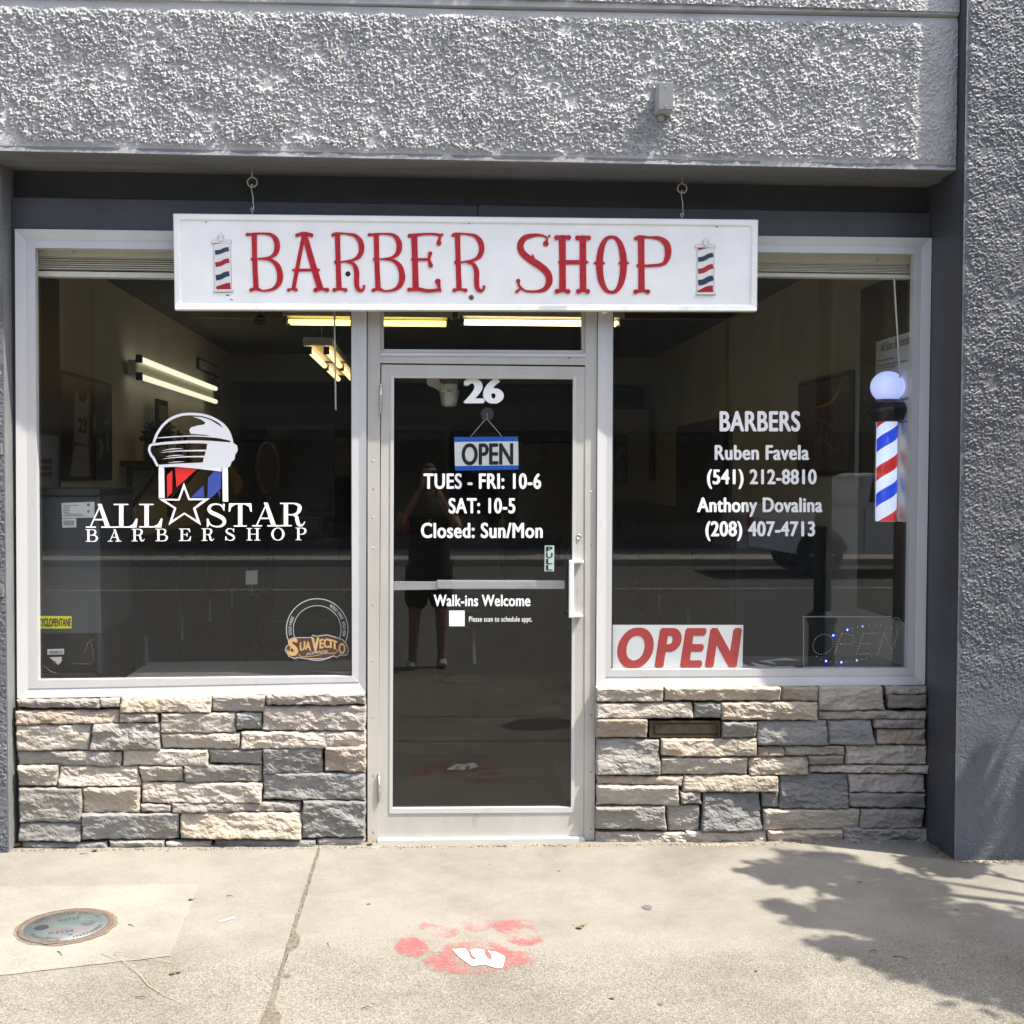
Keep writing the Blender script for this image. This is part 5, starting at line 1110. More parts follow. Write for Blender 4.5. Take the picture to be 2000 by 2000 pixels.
lathe('globe', pr, (cx, yc_, cz), m_globe, BL, 32)
m_pb = mat('pole_black_plastic', (.018, .016, .015), .3, spec=.6)
zc_ = P(1733.5, 822.5, yc_)[2]
lathe('collar', [(19 * sc, -2 * sc), (28 * sc, 0), (30 * sc, 5 * sc), (33 * sc, 8 * sc), (34 * sc, 14 * sc), (40 * sc, 17 * sc), (40 * sc, 25 * sc), (34 * sc, 28 * sc), (33 * sc, 36 * sc), (24 * sc, 38 * sc), (22 * sc, 43 * sc), (10 * sc, 43 * sc)], (cx, yc_, zc_), m_pb, BL, 32)
box('wall_bracket', cx, xr, yc_ - .02, yc_ + .02, zc_ + .03, zc_ + .06, m_pb, BL)
# striped cylinder: helical stripes as real bands of one tube
zb_ = P(1731, 1018, yc_)[2]; Hc = zc_ - zb_; rc = 20.3 * sc; cxb = P(1730, 1018, yc_)[0]
seg, ny = 48, 120; V, Fc, fm = [], [], []
for j in range(ny + 1):
    for k in range(seg):
        a = 2 * math.pi * k / seg; o_ = (cxb - cx) * (1 - j / ny)
        # rows follow the helix so that the stripe edges stay clean
        V.append((cx + o_ + rc * math.cos(a), yc_ + rc * math.sin(a), zb_ + Hc * j / ny))
m_stw = emat('stripe_white_lit', (.60, .68, .95), .42); m_str = emat('stripe_red_lit', (.6, .03, .03), .28); m_stb = emat('stripe_blue_lit', (.02, .06, .6), .45)
m_str.node_tree.nodes['Principled BSDF'].inputs[0].default_value = (.5, .02, .02, 1); m_stb.node_tree.nodes['Principled BSDF'].inputs[0].default_value = (.01, .04, .5, 1)
def lit(a, z):                      # turn count along the helix, photo: one full period = 4 bands over 104 px * 2
    per = 168.0 * sc; return ((z - (zb_ + Hc)) / per - (a / (2 * math.pi)) * 0.96 ) % 1.0
# build stripes as separate ribbon meshes slightly proud of a white core
core = lathe('striped_tube', [(rc, 0), (rc, Hc)], (cx + (cxb - cx) * .5, yc_, zb_), m_stw, BL, 48)
def ribbon(nm, z_left, wpx, mm):     # z_left: photo y of stripe centre at the left silhouette
    V, Fc = [], []; n_ = 60
    for i in range(n_ + 1):
        a = math.pi + math.pi * i / n_          # front half, left to right
        yy = z_left - 38 * (i / n_) 
        for s_ in (-.5, .5):
            zz = P(1732, yy + wpx * s_, yc_)[2]; zz = min(max(zz, zb_ + .0005), zc_ - .0005)
            fr_ = (zz - zb_) / Hc; o_ = (cxb - cx) * .5
            V.append((cx + o_ + (rc + .0012) * math.cos(a), yc_ + (rc + .0012) * math.sin(a), zz))
    for i in range(n_): k = 2 * i; Fc.append((k, k + 1, k + 3, k + 2))
    return M(nm, V, Fc, mm, core, fix=False, smooth=True)
for k, (yl_, mm) in enumerate(((824, m_str), (872, m_stb), (928, m_str), (979, m_stb), (1036, m_str))):
    ribbon('stripe', yl_, 26, mm)
lathe('glass_sleeve', [(rc + .006, 0), (rc + .006, Hc)], (cx + (cxb - cx) * .5, yc_, zb_), m_glass, BL, 40)
FA = thing('framed_art', 'framed dark red and grey art print with a yellow streak on the right wall', 'picture', PX(1610, 840, xr))
ya_, yb2 = PX(1662, 800, xr - .02)[1], PX(1558, 800, xr - .02)[1]; za_, zb2 = PX(1662, 722, xr - .02)[2], PX(1662, 930, xr - .02)[2]
m_art = mat('art_print', (.11, .035, .03), .4, col2=(.10, .11, .11), vscale=9, detail=9); m_ystr = mat('art_yellow', (.45, .38, .05), .5)
box('picture_frame', xr - .02, xr, ya_, yb2, zb2, za_, m_dark, FA, bevel=.005); box('print', xr - .023, xr - .02, ya_ + .03, yb2 - .03, zb2 + .03, za_ - .03, m_art, FA)
shapes('yellow_streak', [stroke([(.75, .70), (.45, .72), (.28, .80), (.20, .90)], [.01, .025, .025, .008])], lambda u, v, d: (xr - .0245 - d, ya_ + (yb2 - ya_) * u * .8, zb2 + (za_ - zb2) * v), m_ystr, FA)
shapes('pale_marks', [stroke([(.2 + .5 * random.random(), .1 + .7 * random.random())] * 1 + [(.2 + .5 * random.random(), .1 + .7 * random.random())], .012) for _ in range(8)], lambda u, v, d: (xr - .0245 - d, ya_ + (yb2 - ya_) * u, zb2 + (za_ - zb2) * v), m_pj, FA)
DW = thing('doorway', 'dark framed inner doorway in the right wall with a narrow slate panel', 'door', (xr, 4.4, 0))
y0_, y1_ = PX(1425, 850, xr)[1], PX(1331, 850, xr)[1]
box('door_leaf', xr - .01, xr, y0_, y1_, 0, 2.02, m_dark, DW)
for a_, b_, c_, d_ in ((y0_ - .09, y0_, 0, 2.10), (y1_, y1_ + .09, 0, 2.10), (y0_, y1_, 2.02, 2.10)): box('door_casing', xr - .03, xr, a_, b_, c_, d_, m_bdk, DW)
box('narrow_panel', xr - .013, xr - .01, y1_ - .5, y1_ - .35, .5, 1.85, m_navypanel, DW)  # narrow slate-coloured strip on the door leaf
# pictures on the back walls
def pic(label, x0_, x1_, y0_, y1_, Y, m_, frame=m_dark):
    t = thing('framed_picture', label, 'picture', P((x0_ + x1_) / 2, (y0_ + y1_) / 2, Y), 'pictures on the back walls')
    quad('picture_frame', [(x0_, y0_), (x1_, y0_), (x1_, y1_), (x0_, y1_)], Y - .02, Y + .005, frame, t); quad('print', [(x0_ + 2, y0_ + 2), (x1_ - 2, y0_ + 2), (x1_ - 2, y1_ - 2), (x0_ + 2, y1_ - 2)], Y - .024, Y - .0195, m_, t); return t
m_art2 = mat('print_grey', (.12, .12, .10), .5, col2=(.03, .03, .03), vscale=14, detail=8); m_art3 = mat('print_dark', (.04, .03, .03), .4, col2=(.09, .06, .05), vscale=12)
structure(quad('picture_wall', [(1199, 800), (1330, 800), (1330, 975), (1199, 975)], 6.66, 6.69, m_cream))
pic('black and white print nearest the door on the cream back wall', 1200, 1225, 850, 945, 6.65, m_art2)
pic('tall patterned print in the middle of the cream back wall', 1282, 1314, 852, 948, 6.65, m_art2)
pic('narrow dark red banner above the cream back wall', 1269, 1279, 798, 938, 6.64, m_art3)
pic('dark print at the right end of the left window back wall', 641, 684, 855, 932, 6.65, m_art3)
pic('dark print behind the blue open plate', 920, 980, 842, 925, 6.65, m_art2)
pic('pale sheet with a dark emblem right of the open plate', 1018, 1075, 866, 900, 6.65, m_art2)
mr_ = thing('round_mirror', 'pale ringed round mirror at the back of the left window', 'mirror', P(523, 920, 5.2))
cM = P(523, 915, 5.2); v, f = tubev([(cM[0] + .09 * math.cos(a), cM[1], cM[2] + .22 * math.sin(a)) for a in [2 * math.pi * k / 28 for k in range(28)]], .022, 8, True); M('mirror_rim', v, f, m_art3, mr_, smooth=True)
v, f = lathev([(0, 0), (.09, .0), (.09, .01)], (0, 0, 0), 24, 'y'); M('mirror_glass', [(cM[0] + p[0], cM[1] + p[1], cM[2] + p[2] * 2.4) for p in v], f, m_dark, mr_)
# counter, chairs
ct = thing('counter', 'long dark counter across the back of the shop', 'counter', (0, 6.2, 0))
box('counter_top', XW0, 1.2, 5.9, 6.6, 1.0, 1.05, m_dark, ct); box('counter_body', XW0, 1.2, 6.0, 6.6, 0, 1.0, m_dark, ct)
def chair(x, y, label):
    t = thing('barber_chair', label, 'barber chair', (x, y, 0), 'barber chairs in the shop')
    lathe('base', [(.30, 0), (.30, .02), (.06, .06), (.05, .4)], (x, y, 0), m_dark, t)
    box('seat', x - .28, x + .28, y - .28, y + .25, .45, .60, m_dark, t, bevel=.03); box('backrest', x - .26, x + .26, y + .2, y + .32, .60, 1.15, m_dark, t, bevel=.03)
    box('headrest', x - .13, x + .13, y + .2, y + .30, 1.17, 1.32, m_dark, t, bevel=.02)
    for s_ in (-1, 1): box('armrest', x + s_ * .30 - .035, x + s_ * .30 + .035, y - .22, y + .2, .74, .79, m_dark, t, bevel=.01)
    box('footrest', x - .2, x + .2, y - .62, y - .5, .15, .2, m_dark, t); tube('footrest_arm', [(x, y - .25, .45), (x, y - .55, .2)], .02, m_steel, t, 8)
    return t
chair(-1.0, 3.6, 'black barber chair nearest the left window'); chair(.3, 4.2, 'black barber chair behind the door'); chair(1.3, 3.8, 'black barber chair behind the right window')
for (xa, xb, ya9, yb9, zt9, lab) in ((-2.05, -1.62, 1.2, 5.85, 1.18, 'added dark cabinet darkening the left wall under the shelf'), (1.72, 2.24, 1.35, 6.6, 1.32, 'added dark cabinet darkening the right wall under the framed art')):
    cb_ = thing('cabinet', lab, 'cabinet', ((xa + xb) / 2, (ya9 + yb9) / 2, 0), 'added cabinets that darken the side walls')  # cabinets added to darken the lower side walls behind the glass
    box('cabinet_top', xa, xb, ya9 - .02, yb9, zt9, zt9 + .04, m_dark, cb_, bevel=.004); box('cabinet_body', xa, xb, ya9, yb9, .08, zt9, m_dark, cb_)
    fx = xb if xa < 0 else xa; sg_ = 1 if xa < 0 else -1
    for k in range(5):
        a9 = ya9 + .05 + k * (yb9 - ya9 - .05) / 5; b9 = a9 + (yb9 - ya9) / 5 - .06
        d9 = box('cabinet_door', min(fx, fx + sg_ * .018), max(fx, fx + sg_ * .018), a9, b9, .14, zt9 - .06, m_navypanel, cb_); box('door_handle', min(fx + sg_ * .018, fx + sg_ * .035), max(fx + sg_ * .018, fx + sg_ * .035), a9 + .04, a9 + .05, .6, .75, m_steel, d9)
cols_ = ((.3, .05, .04), (.35, .33, .28), (.05, .08, .2), (.02, .02, .02), (.3, .22, .08), (.1, .2, .12))
for k in range(12):
    x = -1.7 + .235 * k; hh = .12 + .05 * ((k * 7) % 4); c_ = cols_[k % 6]; nmc = ('red', 'pale', 'blue', 'black', 'amber', 'green')[k % 6]
    bt = thing('bottle', '%s bottle %s on the dark back counter' % (nmc, ('toward the left end', 'toward the right end')[k // 6]), 'bottle', (x, 6.15, 1.05), 'bottles on the back counter')
    mb_ = bpy.data.materials.get('counter_' + nmc) or mat('counter_' + nmc, c_, .3)
    lathe('bottle_body', [(.035, 0), (.036, hh * .7), (.014, hh * .85), (.014, hh)], (x, 6.15, 1.05), mb_, bt, 12); lathe('cap', [(.016, 0), (.016, .03)], (x, 6.15, 1.05 + hh), m_board, bt, 10)
for k, x in enumerate((-1.35, -.2)):
    mi = thing('wall_mirror', 'dark framed mirror above the back counter, %s one' % ('left', 'right')[k], 'mirror', (x, 6.62, 1.5), 'mirrors above the back counter')
    box('mirror_frame', x - .34, x + .34, 6.60, 6.64, 1.22, 2.15, m_dark, mi, bevel=.01); box('mirror_glass', x - .29, x + .29, 6.592, 6.60, 1.27, 2.10, mat('mirror_glass', (.06, .06, .06), .12, metal=.6), mi)
cpx = thing('barber_cape', 'mustard yellow cape hanging beside the round mirror', 'cape', P(462, 920, 4.9))
q_ = [P(x, y, 4.9) for x, y in ((447, 912), (452, 910), (470, 935), (474, 950), (462, 968), (455, 950))]
M('cape', q_ + [(a[0], 4.95, a[2]) for a in q_], [tuple(range(6)), tuple(range(11, 5, -1))] + [(i, (i + 1) % 6, 6 + (i + 1) % 6, 6 + i) for i in range(6)], mat('cape_mustard', (.25, .15, .03), .8), cpx)
pm = thing('magazines', 'loose pile of pale magazines on the ledge behind the red open card', 'magazines', P(1510, 1292, .35))
lz = P(1500, 1296, .3)[2]
m_ledge = mat('ledge_laminate', (.11, .11, .108), .6, var=.1, vscale=5)
structure(box('window_ledge', P(1194, 1300, .1)[0], XW1, .07, .55, lz - .03, lz - .004, m_ledge))
structure(box('window_ledge', -1.40, -.30, .07, .55, .70, .728, m_ledge))
for k in range(7):
    x = P(1465 + k * 13, 1290, .25)[0]; y = .2 + .03 * (k % 3); a = random.uniform(-.6, .6); z = lz + .003 * k
    q = [(x + math.cos(a) * u - math.sin(a) * v_, y + math.sin(a) * u + math.cos(a) * v_) for u, v_ in ((-.09, -.065), (.09, -.065), (.09, .065), (-.09, .065))]
    M('magazine', [(p[0], p[1], z) for p in q] + [(p[0], p[1], z + .0026) for p in q], [(0, 1, 2, 3), (4, 5, 6, 7), (0, 1, 5, 4), (1, 2, 6, 5), (2, 3, 7, 6), (3, 0, 4, 7)], m_paper if k % 2 else m_art2, pm)
tp = quad('tape_square', [(480, 1115), (503, 1114), (503, 1141), (480, 1142)], .031, .0315, mat('tape_grey', (.10, .10, .095), .7)); tag(tp, 'small square of faded tape on the left window glass', 'tape')

# ================================================================== things on the pavement
# water meter cover
m_cov = bpy.data.materials.new('meter_cover_metal'); m_cov.use_nodes = True
n = m_cov.node_tree.nodes; l = m_cov.node_tree.links; b_ = n['Principled BSDF']; tc = n.new('ShaderNodeTexCoord'); t = n.new('ShaderNodeTexNoise'); t.inputs['Scale'].default_value = 8; t.inputs['Detail'].default_value = 6; l.new(tc.outputs['Object'], t.inputs[0])
r = n.new('ShaderNodeValToRGB'); l.new(t.outputs[0], r.inputs[0]); e = r.color_ramp.elements; e[0].position = .3; e[1].position = .75; e[0].color = (.15, .16, .20, 1); e[1].color = (.21, .175, .11, 1)
for p_, c_ in ((.42, (.12, .17, .175, 1)), (.52, (.17, .195, .18, 1)), (.6, (.18, .15, .165, 1)), (.66, (.12, .155, .19, 1))): q = e.new(p_); q.color = c_
l.new(r.outputs[0], b_.inputs['Base Color']); b_.inputs['Roughness'].default_value = .42; b_.inputs['Metallic'].default_value = .35
c0 = G(129, 1811); cz = gz(c0[0]) + .004; R0 = .166
MC = thing('meter_cover', 'round iron water meter cover with raised letters set in the pale pavement patch', 'meter cover', (c0[0], c0[1], cz))
m_ring = mat('rusty_ring', (.09, .065, .05), .75, col2=(.14, .105, .085), vscale=60, bump=.4, bscale=150)
def rpl(nm, r0, r1, z0, z1, mm, par, c=c0, seg=56, wob=0):
    V, Fc = [], []
    for k in range(seg):
        a = 2 * math.pi * k / seg; w = 1 + wob * float(noise(math.cos(a) * 5 + 3, math.sin(a) * 5, 2))
        for rr, zz in ((r0, z0), (r1 * w, z1)): V.append((c[0] + rr * math.cos(a), c[1] + rr * math.sin(a), zz))
    for k in range(seg): j = (k + 1) % seg; Fc.append((2 * k, 2 * j, 2 * j + 1, 2 * k + 1))
    return M(nm, V, Fc, mm, par, fix=False)
m_cedge = mat('broken_edge', (.16, .125, .09), .95, var=.3, vscale=90)
rpl('broken_edge', R0 - .002, R0 + .012, cz + .0006, cz + .0003, m_cedge, MC, wob=.035)
lathe('rim', [(R0 - .020, .001), (R0 - .018, .004), (R0 - .002, .004), (R0, .0)], (c0[0], c0[1], cz), m_ring, MC, 56)
lathe('lid', [(0.0, .0025), (R0 - .022, .0025), (R0 - .020, -.004)], (c0[0], c0[1], cz), m_cov, MC, 56)
tilt = rad(16)
def mc(u, v, d): 
    x, y = u * math.cos(tilt) - v * math.sin(tilt), u * math.sin(tilt) + v * math.cos(tilt); return (c0[0] + x * R0, c0[1] + y * R0, cz + .0028 + d)
m_clet = mat('cover_letter', (.075, .07, .055), .6)
m_clet2 = mat('cover_recess', (.085, .085, .095), .6, var=.4, vscale=90)
def cover_arc(s_, r_, a0, a1, h, flip):
    L = text_layers(s_, .03, spacing=1.2)
    put('raised_letters', L, lambda u, v, d: mc(*( ((r_ + (h * v if not flip else -h * v)) * math.cos(rad(a0 + (a1 - a0) * u))), ((r_ + (h * v if not flip else -h * v)) * math.sin(rad(a0 + (a1 - a0) * u)))), d), m_clet, MC, step=.0001)
cover_arc("FORD METER BOX CO", .70, 150, 22, .11, False); cover_arc("INDIANA", .80, 282, 345, .11, True); cover_arc("WABASH", .80, 200, 248, .11, True)
for s_, x_, y_, w_ in (("WATER", -.20, .30, .48), ("METER", -.34, -.42, .52)): put('raised_letters', text_layers(s_, .03, spacing=1.3), lambda u, v, d: mc(x_ + w_ * u, y_ + .12 * v, d), m_clet, MC, step=.0001)
for x_, y_ in ((-.18, .52), (.26, .48), (-.36, -.60), (.10, -.58)):
    st_ = [(x_ + (.07 if i % 2 == 0 else .03) * math.sin(math.pi * i / 5), y_ + (.07 if i % 2 == 0 else .03) * math.cos(math.pi * i / 5)) for i in range(10)]
    shapes('cast_star', [poly(st_)], lambda u, v, d: mc(u, v, d), m_clet, MC)
for (x_, y_), mm in (((-.50, .05), m_board), ((.46, -.02), m_clet2)): shapes('finger_recess', [blob(x_, y_, .155, 24, .155)], lambda u, v, d: mc(u, v, d), mm, MC)
shapes('lock_ring', [blob(-.30, -.80, .19, 24)], lambda u, v, d: mc(u, v, d + .0002), m_ring, MC); shapes('lock_plate', [blob(-.30, -.80, .12, 20)], lambda u, v, d: mc(u, v, d + .0006), m_cov, MC); shapes('lock_bolt', [blob(-.30, -.80, .05, 8)], lambda u, v, d: mc(u, v, d + .003), m_steel, MC)

# painted paw mark: worn paint film
def wornpaint(name, col, lo, hi, sc=34):
    m = bpy.data.materials.new(name); m.use_nodes = True; n = m.node_tree.nodes; l = m.node_tree.links; b = n['Principled BSDF']
    b.inputs['Base Color'].default_value = tuple(col) + (1,); b.inputs['Roughness'].default_value = .8
    g_ = n.new('ShaderNodeNewGeometry'); t = n.new('ShaderNodeTexNoise'); t.inputs['Scale'].default_value = sc; t.inputs['Detail'].default_value = 10; t.inputs['Roughness'].default_value = .78; l.new(g_.outputs['Position'], t.inputs[0])
    t2 = n.new('ShaderNodeTexNoise'); t2.inputs['Scale'].default_value = 7; t2.inputs['Detail'].default_value = 3; l.new(g_.outputs['Position'], t2.inputs[0])
    ad = n.new('ShaderNodeMath'); ad.operation = 'MULTIPLY_ADD'; ad.inputs[1].default_value = .7; l.new(t2.outputs[0], ad.inputs[0]); l.new(t.outputs[0], ad.inputs[2])
    mr = n.new('ShaderNodeMapRange'); mr.inputs[1].default_value = lo; mr.inputs[2].default_value = hi; l.new(ad.outputs[0], mr.inputs[0])
    uv = n.new('ShaderNodeAttribute'); uv.attribute_name = 'fade'; ml = n.new('ShaderNodeMath'); ml.operation = 'MULTIPLY'; l.new(mr.outputs[0], ml.inputs[0]); l.new(uv.outputs['Fac'], ml.inputs[1]); ml.use_clamp = True
    l.new(ml.outputs[0], b.inputs['Alpha']); return m
m_paw = wornpaint('worn_red_paint', (.40, .09, .095), .72, 1.02, 55); m_pawf = wornpaint('faint_red_paint', (.42, .09, .10), .76, 1.02, 55); m_paww = wornpaint('worn_white_paint', (.62, .61, .59), .46, .74, 60)
PW = thing('painted_paw_print', 'worn red painted paw print with a white stencilled mark on the pavement', 'painted mark', G(900, 1845))
def film(nm, pts, mm, up, feather=.16, kf=1.0):
    # disc of rings so that the paint thins out at its rim
    p = catmull([(760 + x / 6.232, 1780 + y / 6.232) for x, y in pts + [pts[0]]], 5)[:-1]
    c = sum(p) / len(p); V, Fc, fd = [G(c[0], c[1], up)], [], [kf]; m_ = len(p)
    for s_, f_ in ((.5, kf), (1 - feather, kf), (1.0, kf * (.55 if feather < .1 else .25)), (1.0 + feather * .4, 0.0)):
        for k, q in enumerate(p):
            j = 1 + (.05 * float(noise(q[0] * .3, q[1] * .6, 3)) if feather > .05 else 0); a = c + (q - c) * s_ * j; V.append(G(a[0], a[1], up)); fd.append(f_)
    for k in range(m_): Fc.append((0, 1 + k, 1 + (k + 1) % m_))
    for r_ in range(3):
        for k in range(m_): j = (k + 1) % m_; Fc.append((1 + r_ * m_ + k, 1 + r_ * m_ + j, 1 + (r_ + 1) * m_ + j, 1 + (r_ + 1) * m_ + k)[::-1])
    o = M(nm, V, Fc, mm, PW, fix=False); at = o.data.attributes.new('fade', 'FLOAT', 'POINT'); at.data.foreach_set('value', fd); return o
film('toe_pad', [(55, 415), (100, 360), (200, 300), (290, 295), (380, 330), (450, 380), (495, 465), (430, 510), (370, 550), (290, 578), (190, 535), (100, 500)], m_paw, .002, kf=.85)
film('toe_pad', [(345, 160), (420, 130), (600, 160), (860, 200), (850, 270), (750, 325), (600, 325), (450, 275), (370, 210)], m_pawf, .002, kf=.55)
film('toe_pad', [(820, 90), (1000, 60), (1320, 110), (1310, 180), (1100, 250), (930, 230), (850, 160)], m_pawf, .0022, kf=.4)
film('toe_pad', [(1240, 150), (1480, 85), (1660, 95), (1770, 170), (1850, 290), (1850, 370), (1700, 420), (1500, 390), (1350, 290)], m_pawf, .0024, kf=.8)
film('main_pad', [(375, 615), (500, 530), (640, 460), (680, 400), (900, 370), (1200, 360), (1400, 420), (1500, 470), (1700, 490), (1785, 580), (1700, 640), (1400, 720), (1150, 760), (900, 765), (600, 735), (430, 670)], m_paw, .0026, kf=.8)
wp = [(765, 460), (930, 452), (965, 500), (985, 560), (1020, 585), (1075, 590), (1010, 530), (985, 470), (1050, 455), (1150, 462), (1170, 530), (1200, 575), (1250, 592), (1240, 520), (1200, 480), (1300, 490), (1345, 515), (1410, 545), (1400, 620), (1380, 690), (1310, 690), (1240, 670), (1160, 645), (1080, 655), (1000, 660), (920, 605), (840, 540)]
pq = [(760 + x / 6.232, 1780 + y / 6.232) for x, y in wp]
v_, f_, _ = poly(pq); o = M('white_mark', [G(x, y, .0034) for x, y in v_], f_, m_paww, PW, fix=False); at = o.data.attributes.new('fade', 'FLOAT', 'POINT'); at.data.foreach_set('value', [1.2] * len(v_))
dl = M('chalk_dash', [G(*p, .003) for p in ((427, 1799), (429, 1801.5), (459, 1792.5), (458, 1790))], [(0, 1, 2, 3)], m_paww, None, fix=False); dl.data.attributes.new('fade', 'FLOAT', 'POINT').data.foreach_set('value', [1.3] * 4); tag(dl, 'short white painted dash on the pavement left of the joint', 'painted mark')

# dry stalk, twigs, leaves, pebbles
m_straw = mat('straw', (.42, .36, .20), .7); m_twig = mat('twig_brown', (.05, .04, .03), .8); m_gl = mat('leaf_olive', (.12, .13, .05), .6, var=.3, vscale=60); m_dl = mat('leaf_dry', (.25, .14, .06), .7, var=.3, vscale=60)
DS = thing('dry_grass_stalk', 'bent dry grass stalk lying below the meter cover', 'grass stalk', G(290, 1900))
def gpt(x, y, up): return G(x, y, up)
tube('stalk', [gpt(x, y, u_) for x, y, u_ in ((223, 1859, .012), (245, 1878, .010), (275, 1905, .006), (290, 1925, .004), (320, 1943, .004), (362, 1961, .003))], [.0007, .0007, .0012, .0014, .0009, .0005], m_straw, DS, 6)
tube('stalk', [gpt(x, y, u_) for x, y, u_ in ((223, 1859, .012), (280, 1866, .016), (340, 1881, .004))], .0008, m_straw, DS, 5)
tube('stalk', [gpt(x, y, u_) for x, y, u_ in ((197, 1863, .004), (245, 1878, .010))], .0008, m_straw, DS, 5)
def leafthing(px, py, sz, mm, label, rot, name='fallen_leaf', curl=.35):
    c = np.array(G(px, py, .003)); V, Fc = [], []; nn = 6
    for i in range(nn + 1):
        u = i / nn; w = .42 * math.sin(math.pi * u ** .8) * (1 - .15 * u)
        for s_ in (-1, 0, 1):
            x, y = (u - .5) * sz, s_ * w * sz; z = abs(s_) * w * sz * curl + .15 * sz * (u - .5) ** 2 * 4 * curl + .001
            V.append(c + np.array((x * math.cos(rot) - y * math.sin(rot), x * math.sin(rot) + y * math.cos(rot), z)))
    for i in range(nn):
        for s_ in (0, 1): k = i * 3 + s_; Fc.append((k, k + 1, k + 4, k + 3))
    t = thing(name, label, 'leaf', tuple(c)); M('leaf_blade', V, Fc, mm, t, fix=False, smooth=True)
    d = np.array((math.cos(rot), math.sin(rot), .3)); tube('leaf_stem', [c + d * sz * .5 + (0, 0, .002), c + d * np.array((1, 1, .2)) * sz * .95 + (0, 0, .002)], .0007, m_twig, t, 5); return t
leafthing(1131, 1812, .030, m_gl, 'small olive leaf with stem lying right of the paw print', 2.6)
leafthing(1139, 1808, .022, m_gl, 'small curled leaf touching the olive leaf right of the paw print', .4)
leafthing(338, 1901, .028, m_gl, 'green curled leaf below the meter cover near the dry stalk', 1.2)
leafthing(350, 1899, .020, m_gl, 'narrow green leaf beside the curled leaf near the dry stalk', .2)
leafthing(373, 1758, .022, m_twig, 'dark brown leaf on the corner of the pale patch', .3)
leafthing(1478, 1896, .015, m_gl, 'tiny yellow green leaf on the pavement near the tree shade', 1.9)
leafthing(1197, 1949, .020, m_dl, 'reddish brown leaf near the bottom edge of the pavement', .9, curl=.6)
leafthing(36, 1654, .040, m_dl, 'crumpled dry leaf in the corner at the left column', .6, curl=.9)
leafthing(185, 1662, .030, m_dl, 'dry leaf against the foot of the left stone wall', 2.9, curl=.7)
leafthing(724, 1649, .040, m_dl, 'dry leaf caught at the left foot of the door frame', 2.0, curl=.9)
leafthing(715, 1643, .030, m_dl, 'pale dry leaf leaning on the left jamb foot', .7, curl=.9)
tk = [((250, 1806), (262, 1810), 'thin dark twig right of the meter cover'), ((443, 1750), (456, 1751), 'short dark twig above the chalk dash'), ((156, 1668), (174, 1668), 'dark twig near the foot of the left wall'), ((640, 1840), (646, 1850), 'pale bent straw right of the pavement joint'), ((265, 1948), (288, 1949), 'straight dark twig at the lower left'), ((1700, 1857), (1718, 1859), 'dark twig in the tree shade'), ((1745, 1868), (1775, 1873), 'longer dark twig in the tree shade'), ((1865, 1777), (1876, 1779), 'small dark twig below the pilaster'), ((112, 1858), (122, 1866), 'short dark twig just below the meter cover'), ((707, 1969), (727, 1968), 'reddish twig at the bottom centre')]
for a_, b_2, lab in tk:
    t = thing('twig', lab, 'twig', G(*a_)); A, B_ = np.array(G(*a_, .003)), np.array(G(*b_2, .005)); m_ = (A + B_) / 2 + (0, 0.002, .004)
    tube('twig_stem', [tuple(A), tuple(m_), tuple(B_)], [.0016, .0013, .0007], m_twig if 'pale' not in lab else m_straw, t, 6)
# fine grit and crumbs: nobody could count them
rs = np.random.RandomState(17); V, Fc, fm = [], [], []
def crumb(c, s_, mi):
    n = len(V); d = rs.normal(size=(5, 3)) * s_ * .25
    o_ = np.array([(-1, -1, 0), (1, -1, 0), (1, 1, 0), (-1, 1, 0), (0, 0, 1)]) * s_ * np.array((rs.uniform(.5, 1.6), rs.uniform(.4, 1), .6)); a = rs.rand() * 6.28
    for q, e_ in zip(o_, d): q = q + e_; V.append((c[0] + q[0] * math.cos(a) - q[1] * math.sin(a), c[1] + q[0] * math.sin(a) + q[1] * math.cos(a), c[2] + abs(q[2])))
    for f_ in ((0, 1, 4), (1, 2, 4), (2, 3, 4), (3, 0, 4)): Fc.append(tuple(n + k for k in f_)); fm.append(mi)
for k in range(1500):
    x, y = rs.uniform(-1.9, 2.6), -rs.uniform(.06, 1.95); crumb((x, y, gz(x) + .001), rs.choice([.0008, .0014, .0022], p=[.6, .33, .07]), rs.choice([0, 1, 2], p=[.55, .3, .15]))
for k in range(1600):           # along the foot of the walls
    x = rs.uniform(-1.85, 2.24); y = -.075 - abs(rs.normal()) * .014 - (0.03 if -.25 < x < .7 else 0) * 0; crumb((x, y, gz(x) + .001), rs.choice([.001, .002, .0035]), rs.choice([0, 1, 2], p=[.4, .4, .2]))
for k in range(700):
    x = rs.normal(1.30, .09); y = -.082 - abs(rs.normal()) * .018; crumb((x, y, gz(x) + .001), rs.choice([.0015, .0025]), rs.choice([1, 2]))
for k in range(900):
    u = rs.rand(); x = 2.26 - abs(rs.normal()) * .018; y = -.08 - .26 * u; crumb((x, y, gz(x) + .001), rs.choice([.0015, .003]), rs.choice([0, 1]))
for k in range(900):
    x = rs.uniform(2.25, 2.75); y = -.35 - abs(rs.normal()) * .012; crumb((x, y, gz(x) + .001), rs.choice([.0015, .003]), rs.choice([0, 1, 2]))
gt = M('grit', V, Fc, None, None, fix=False, mats=[m_twig, mat('grit_tan', (.30, .23, .15), .9), mat('grit_pale', (.5, .45, .36), .9)], fm=fm); tag(gt, 'fine grit and crumbs scattered over the pavement', 'grit', kind='stuff')
